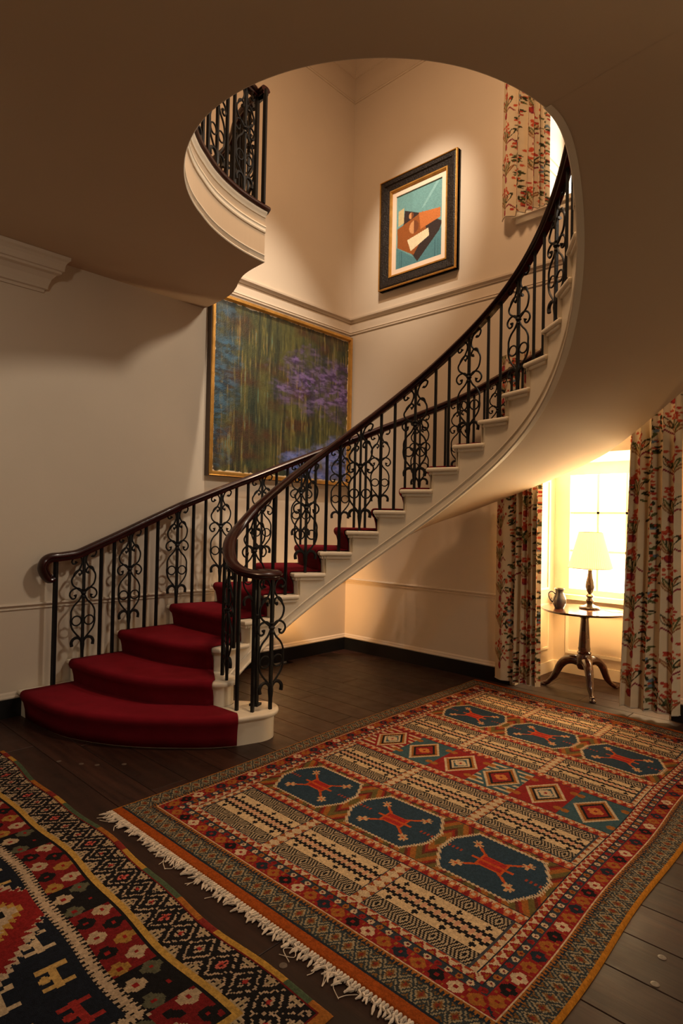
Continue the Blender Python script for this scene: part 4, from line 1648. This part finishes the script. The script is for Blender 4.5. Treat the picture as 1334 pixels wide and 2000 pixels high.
def col_big(u, v):
    st = fbm(u, v, 34, 3.5, 21, 5)
    cl = fbm(u, v, 5, 9, 40, 5)
    fine = fbm(u, v, 60, 40, 77, 2)
    C = np.zeros(u.shape + (3,))
    ol, dg, br = srgb(74, 74, 40), srgb(30, 42, 34), srgb(62, 42, 26)
    t = np.clip((st - 0.3) / 0.4, 0, 1)[..., None]
    C[:] = dg * (1 - t) + ol * t
    w = np.clip((cl - 0.5) * 4, 0, 1)[..., None]
    C = C * (1 - w) + br * w
    s2_ = fbm(u, v, 90, 6, 55, 4)
    for lo_, cc in ((0.60, srgb(104, 100, 52)), (0.66, srgb(120, 92, 50)), (0.71, srgb(70, 104, 92))):
        w2 = (np.clip((s2_ - lo_) * 14, 0, 1) * np.clip((fbm(u, v, 7, 4, int(lo_ * 1000), 3) - 0.35) * 3, 0, 1))[..., None] * 0.75
        C = C * (1 - w2) + cc * w2
    w3 = np.clip((0.40 - s2_) * 9, 0, 1)[..., None] * 0.6
    C = C * (1 - w3) + srgb(22, 28, 24) * w3

    def blob(cu, cv, ru, rv, cols, sharp, seed, thr=1.0):
        nonlocal C
        nn = fbm(u, v, 9, 14, seed, 4)
        e = ((u - cu) / ru) ** 2 + ((v - cv) / rv) ** 2 + (nn - 0.5) * 2.2
        mk = (np.clip((thr - e) * sharp, 0, 1) * np.clip(1.4 - 1.6 * np.clip(fbm(u, v, 22, 34, seed + 9, 3) - 0.45, 0, 1) * 3, 0.25, 1))[..., None]
        tt = np.clip((fbm(u, v, 26, 60, seed + 3, 4) - 0.38) / 0.24, 0, 1)[..., None]
        C = C * (1 - mk) + (cols[0] * (1 - tt) + cols[1] * tt) * mk
    blob(0.80, 0.62, 0.42, 0.26, (srgb(56, 40, 80), srgb(108, 88, 140)), 0.9, 101)
    blob(0.85, 0.10, 0.34, 0.20, (srgb(70, 88, 156), srgb(112, 122, 182)), 1.0, 191)
    blob(0.02, 0.55, 0.16, 0.60, (srgb(26, 46, 60), srgb(50, 84, 108)), 0.8, 161)
    C *= (0.8 + 0.4 * fine)[..., None]
    edge = np.minimum(np.minimum(u, 1 - u), np.minimum(v, 1 - v)) + (fbm(u, v, 40, 40, 3, 3) - 0.5) * 0.02
    C[edge < 0.006] = srgb(190, 176, 150)
    return C * 1.25


canvas('canvas', 400, 360, col_big, lambda a, b: np.stack([PX0 + 0.04 + (PX1 - PX0 - 0.08) * a, np.full_like(a, YW - 0.045), PZ0 + 0.04 + (PZ1 - PZ0 - 0.08) * b], -1), P1)

QY0, QY1, QZ0, QZ1 = 3.335, 4.345, 4.065, 5.285
P2 = empty('painting', (XW, (QY0 + QY1) / 2, QZ0), 'small geometric abstract in teal and brown in a dark carved frame', 'painting')
onR = lambda a, o, z: (XW - o, a, z)
FO = {'prof': [(0, 0), (0, 0.75), (0.10, 0.9), (0.25, 1.0), (0.45, 0.95), (0.5, 0.78), (1.0, 0.60), (1.0, 0)], 'mat': DARKF}
picture_frame(P2, QY0, QY1, QZ0, QZ1, 0.135, 0.075, onR, FO)
GP = [(0, 0.62), (0.3, 0.80), (0.7, 0.80), (1.0, 0.62), (1.0, 0.3)]
picture_frame(P2, QY0 - 0.0, QY1 + 0.0, QZ0 - 0.0, QZ1 + 0.0, 0.014, 0.078, onR, {'prof': [(0, 0.3), (0.0, 0.92), (0.3, 1.0), (0.8, 1.02), (1.0, 0.95), (1.0, 0.7)], 'mat': GOLD}, 'gilt_edge')
picture_frame(P2, QY0 + 0.125, QY1 - 0.125, QZ0 + 0.125, QZ1 - 0.125, 0.028, 0.075, onR, {'prof': [(0, 0.4), (0.1, 0.72), (0.6, 0.74), (1.0, 0.5), (1.0, 0.2)], 'mat': GOLD}, 'gilt_slip')
build(frame_rect(MB(), QY0 + 0.15, QY1 - 0.15, QZ0 + 0.15, QZ1 - 0.15, 0.055, XW - 0.030, XW - 0.005), 'mount', MATB, P2)


def inpoly(u, v, P):
    m = np.zeros(u.shape, bool)
    j = len(P) - 1
    for i in range(len(P)):
        xi, yi = P[i]
        xj, yj = P[j]
        c = ((yi > v) != (yj > v)) & (u < (xj - xi) * (v - yi) / (yj - yi + 1e-12) + xi)
        m ^= c
        j = i
    return m


def col_small(u, v):
    C = np.zeros(u.shape + (3,))
    C[:] = srgb(104, 150, 152)
    C *= (0.92 + 0.16 * fbm(u, v, 12, 5, 9, 3))[..., None]
    teal2, dk, brn, orr, crm = srgb(74, 122, 132), srgb(46, 36, 36), srgb(140, 78, 34), srgb(186, 108, 54), srgb(220, 204, 170)
    for P, c in (([(0, 0), (1, 0), (1, 0.40), (0.5, 0.06), (0, 0.32)], teal2),
                 ([(0.20, 0.76), (0.62, 0.62), (0.98, 0.44), (0.92, 0.34), (0.48, 0.04), (0.30, 0.22), (0.16, 0.5)], dk),
                 ([(0.04, 0.55), (0.58, 0.66), (0.66, 0.40), (0.40, 0.14), (0.05, 0.30)], brn),
                 ([(0.50, 0.66), (0.94, 0.62), (0.94, 0.50), (0.54, 0.44)], orr),
                 ([(0.26, 0.36), (0.70, 0.42), (0.72, 0.32), (0.34, 0.20)], crm),
                 ([(0.06, 0.58), (0.18, 0.60), (0.18, 0.80), (0.06, 0.78)], srgb(190, 172, 128)),
                 ([(0.55, 0.70), (0.62, 0.72), (0.92, 0.97), (0.86, 0.98)], srgb(126, 170, 172))):
        C[inpoly(u, v, P)] = c
    for P in ((0.40, 0.50, 0.10), (0.34, 0.66, 0.05)):
        e = np.hypot(u - P[0], (v - P[1]) * 1.2)
        C[e < P[2]] = srgb(196, 140, 92)
        C[(e < P[2]) & (u > P[0])] = srgb(112, 62, 34)
    for x in (0.1, 0.14, 0.84, 0.9):
        C[(np.abs(u - x) < 0.006) & (v < 0.24)] = srgb(52, 92, 104)
    C *= (0.9 + 0.2 * fbm(u, v, 50, 50, 19, 2))[..., None]
    return C


canvas('canvas', 140, 170, col_small, lambda a, b: np.stack([np.full_like(a, XW - 0.018), QY1 - 0.19 - (QY1 - QY0 - 0.38) * a, QZ0 + 0.19 + (QZ1 - QZ0 - 0.38) * b], -1), P2)

# ================================================================== GARDEN
SH = empty('garden_shrub', (7.3, 1.95, 0), 'pale leafy shrub outside the lower window', 'shrub')
build(MB().tube(catmull([(7.3, 1.95, -0.1), (7.32, 2.0, 0.8), (7.25, 2.1, 1.5), (7.3, 2.05, 1.9)], 5), [0.03 - 0.001 * i for i in range(16)], 6), 'stem', LEAF, SH)
lf = MB().add([(0, 0, 0), (0.05, 0.025, 0.01), (0.14, 0.035, 0.0), (0.30, 0, -0.04), (0.14, -0.035, 0.0), (0.05, -0.025, 0.01)], [(0, 1, 5), (1, 2, 4, 5), (2, 3, 4)]).mesh('leaf', LEAF)
rng = random.Random(4)
for i in range(34):
    z = rng.uniform(0.7, 1.9)
    o = link('leaf', lf, SH, (7.28, 2.03, z), (rng.uniform(-.5, .5), rng.uniform(-.9, .3), rng.uniform(0, 2 * PI)))
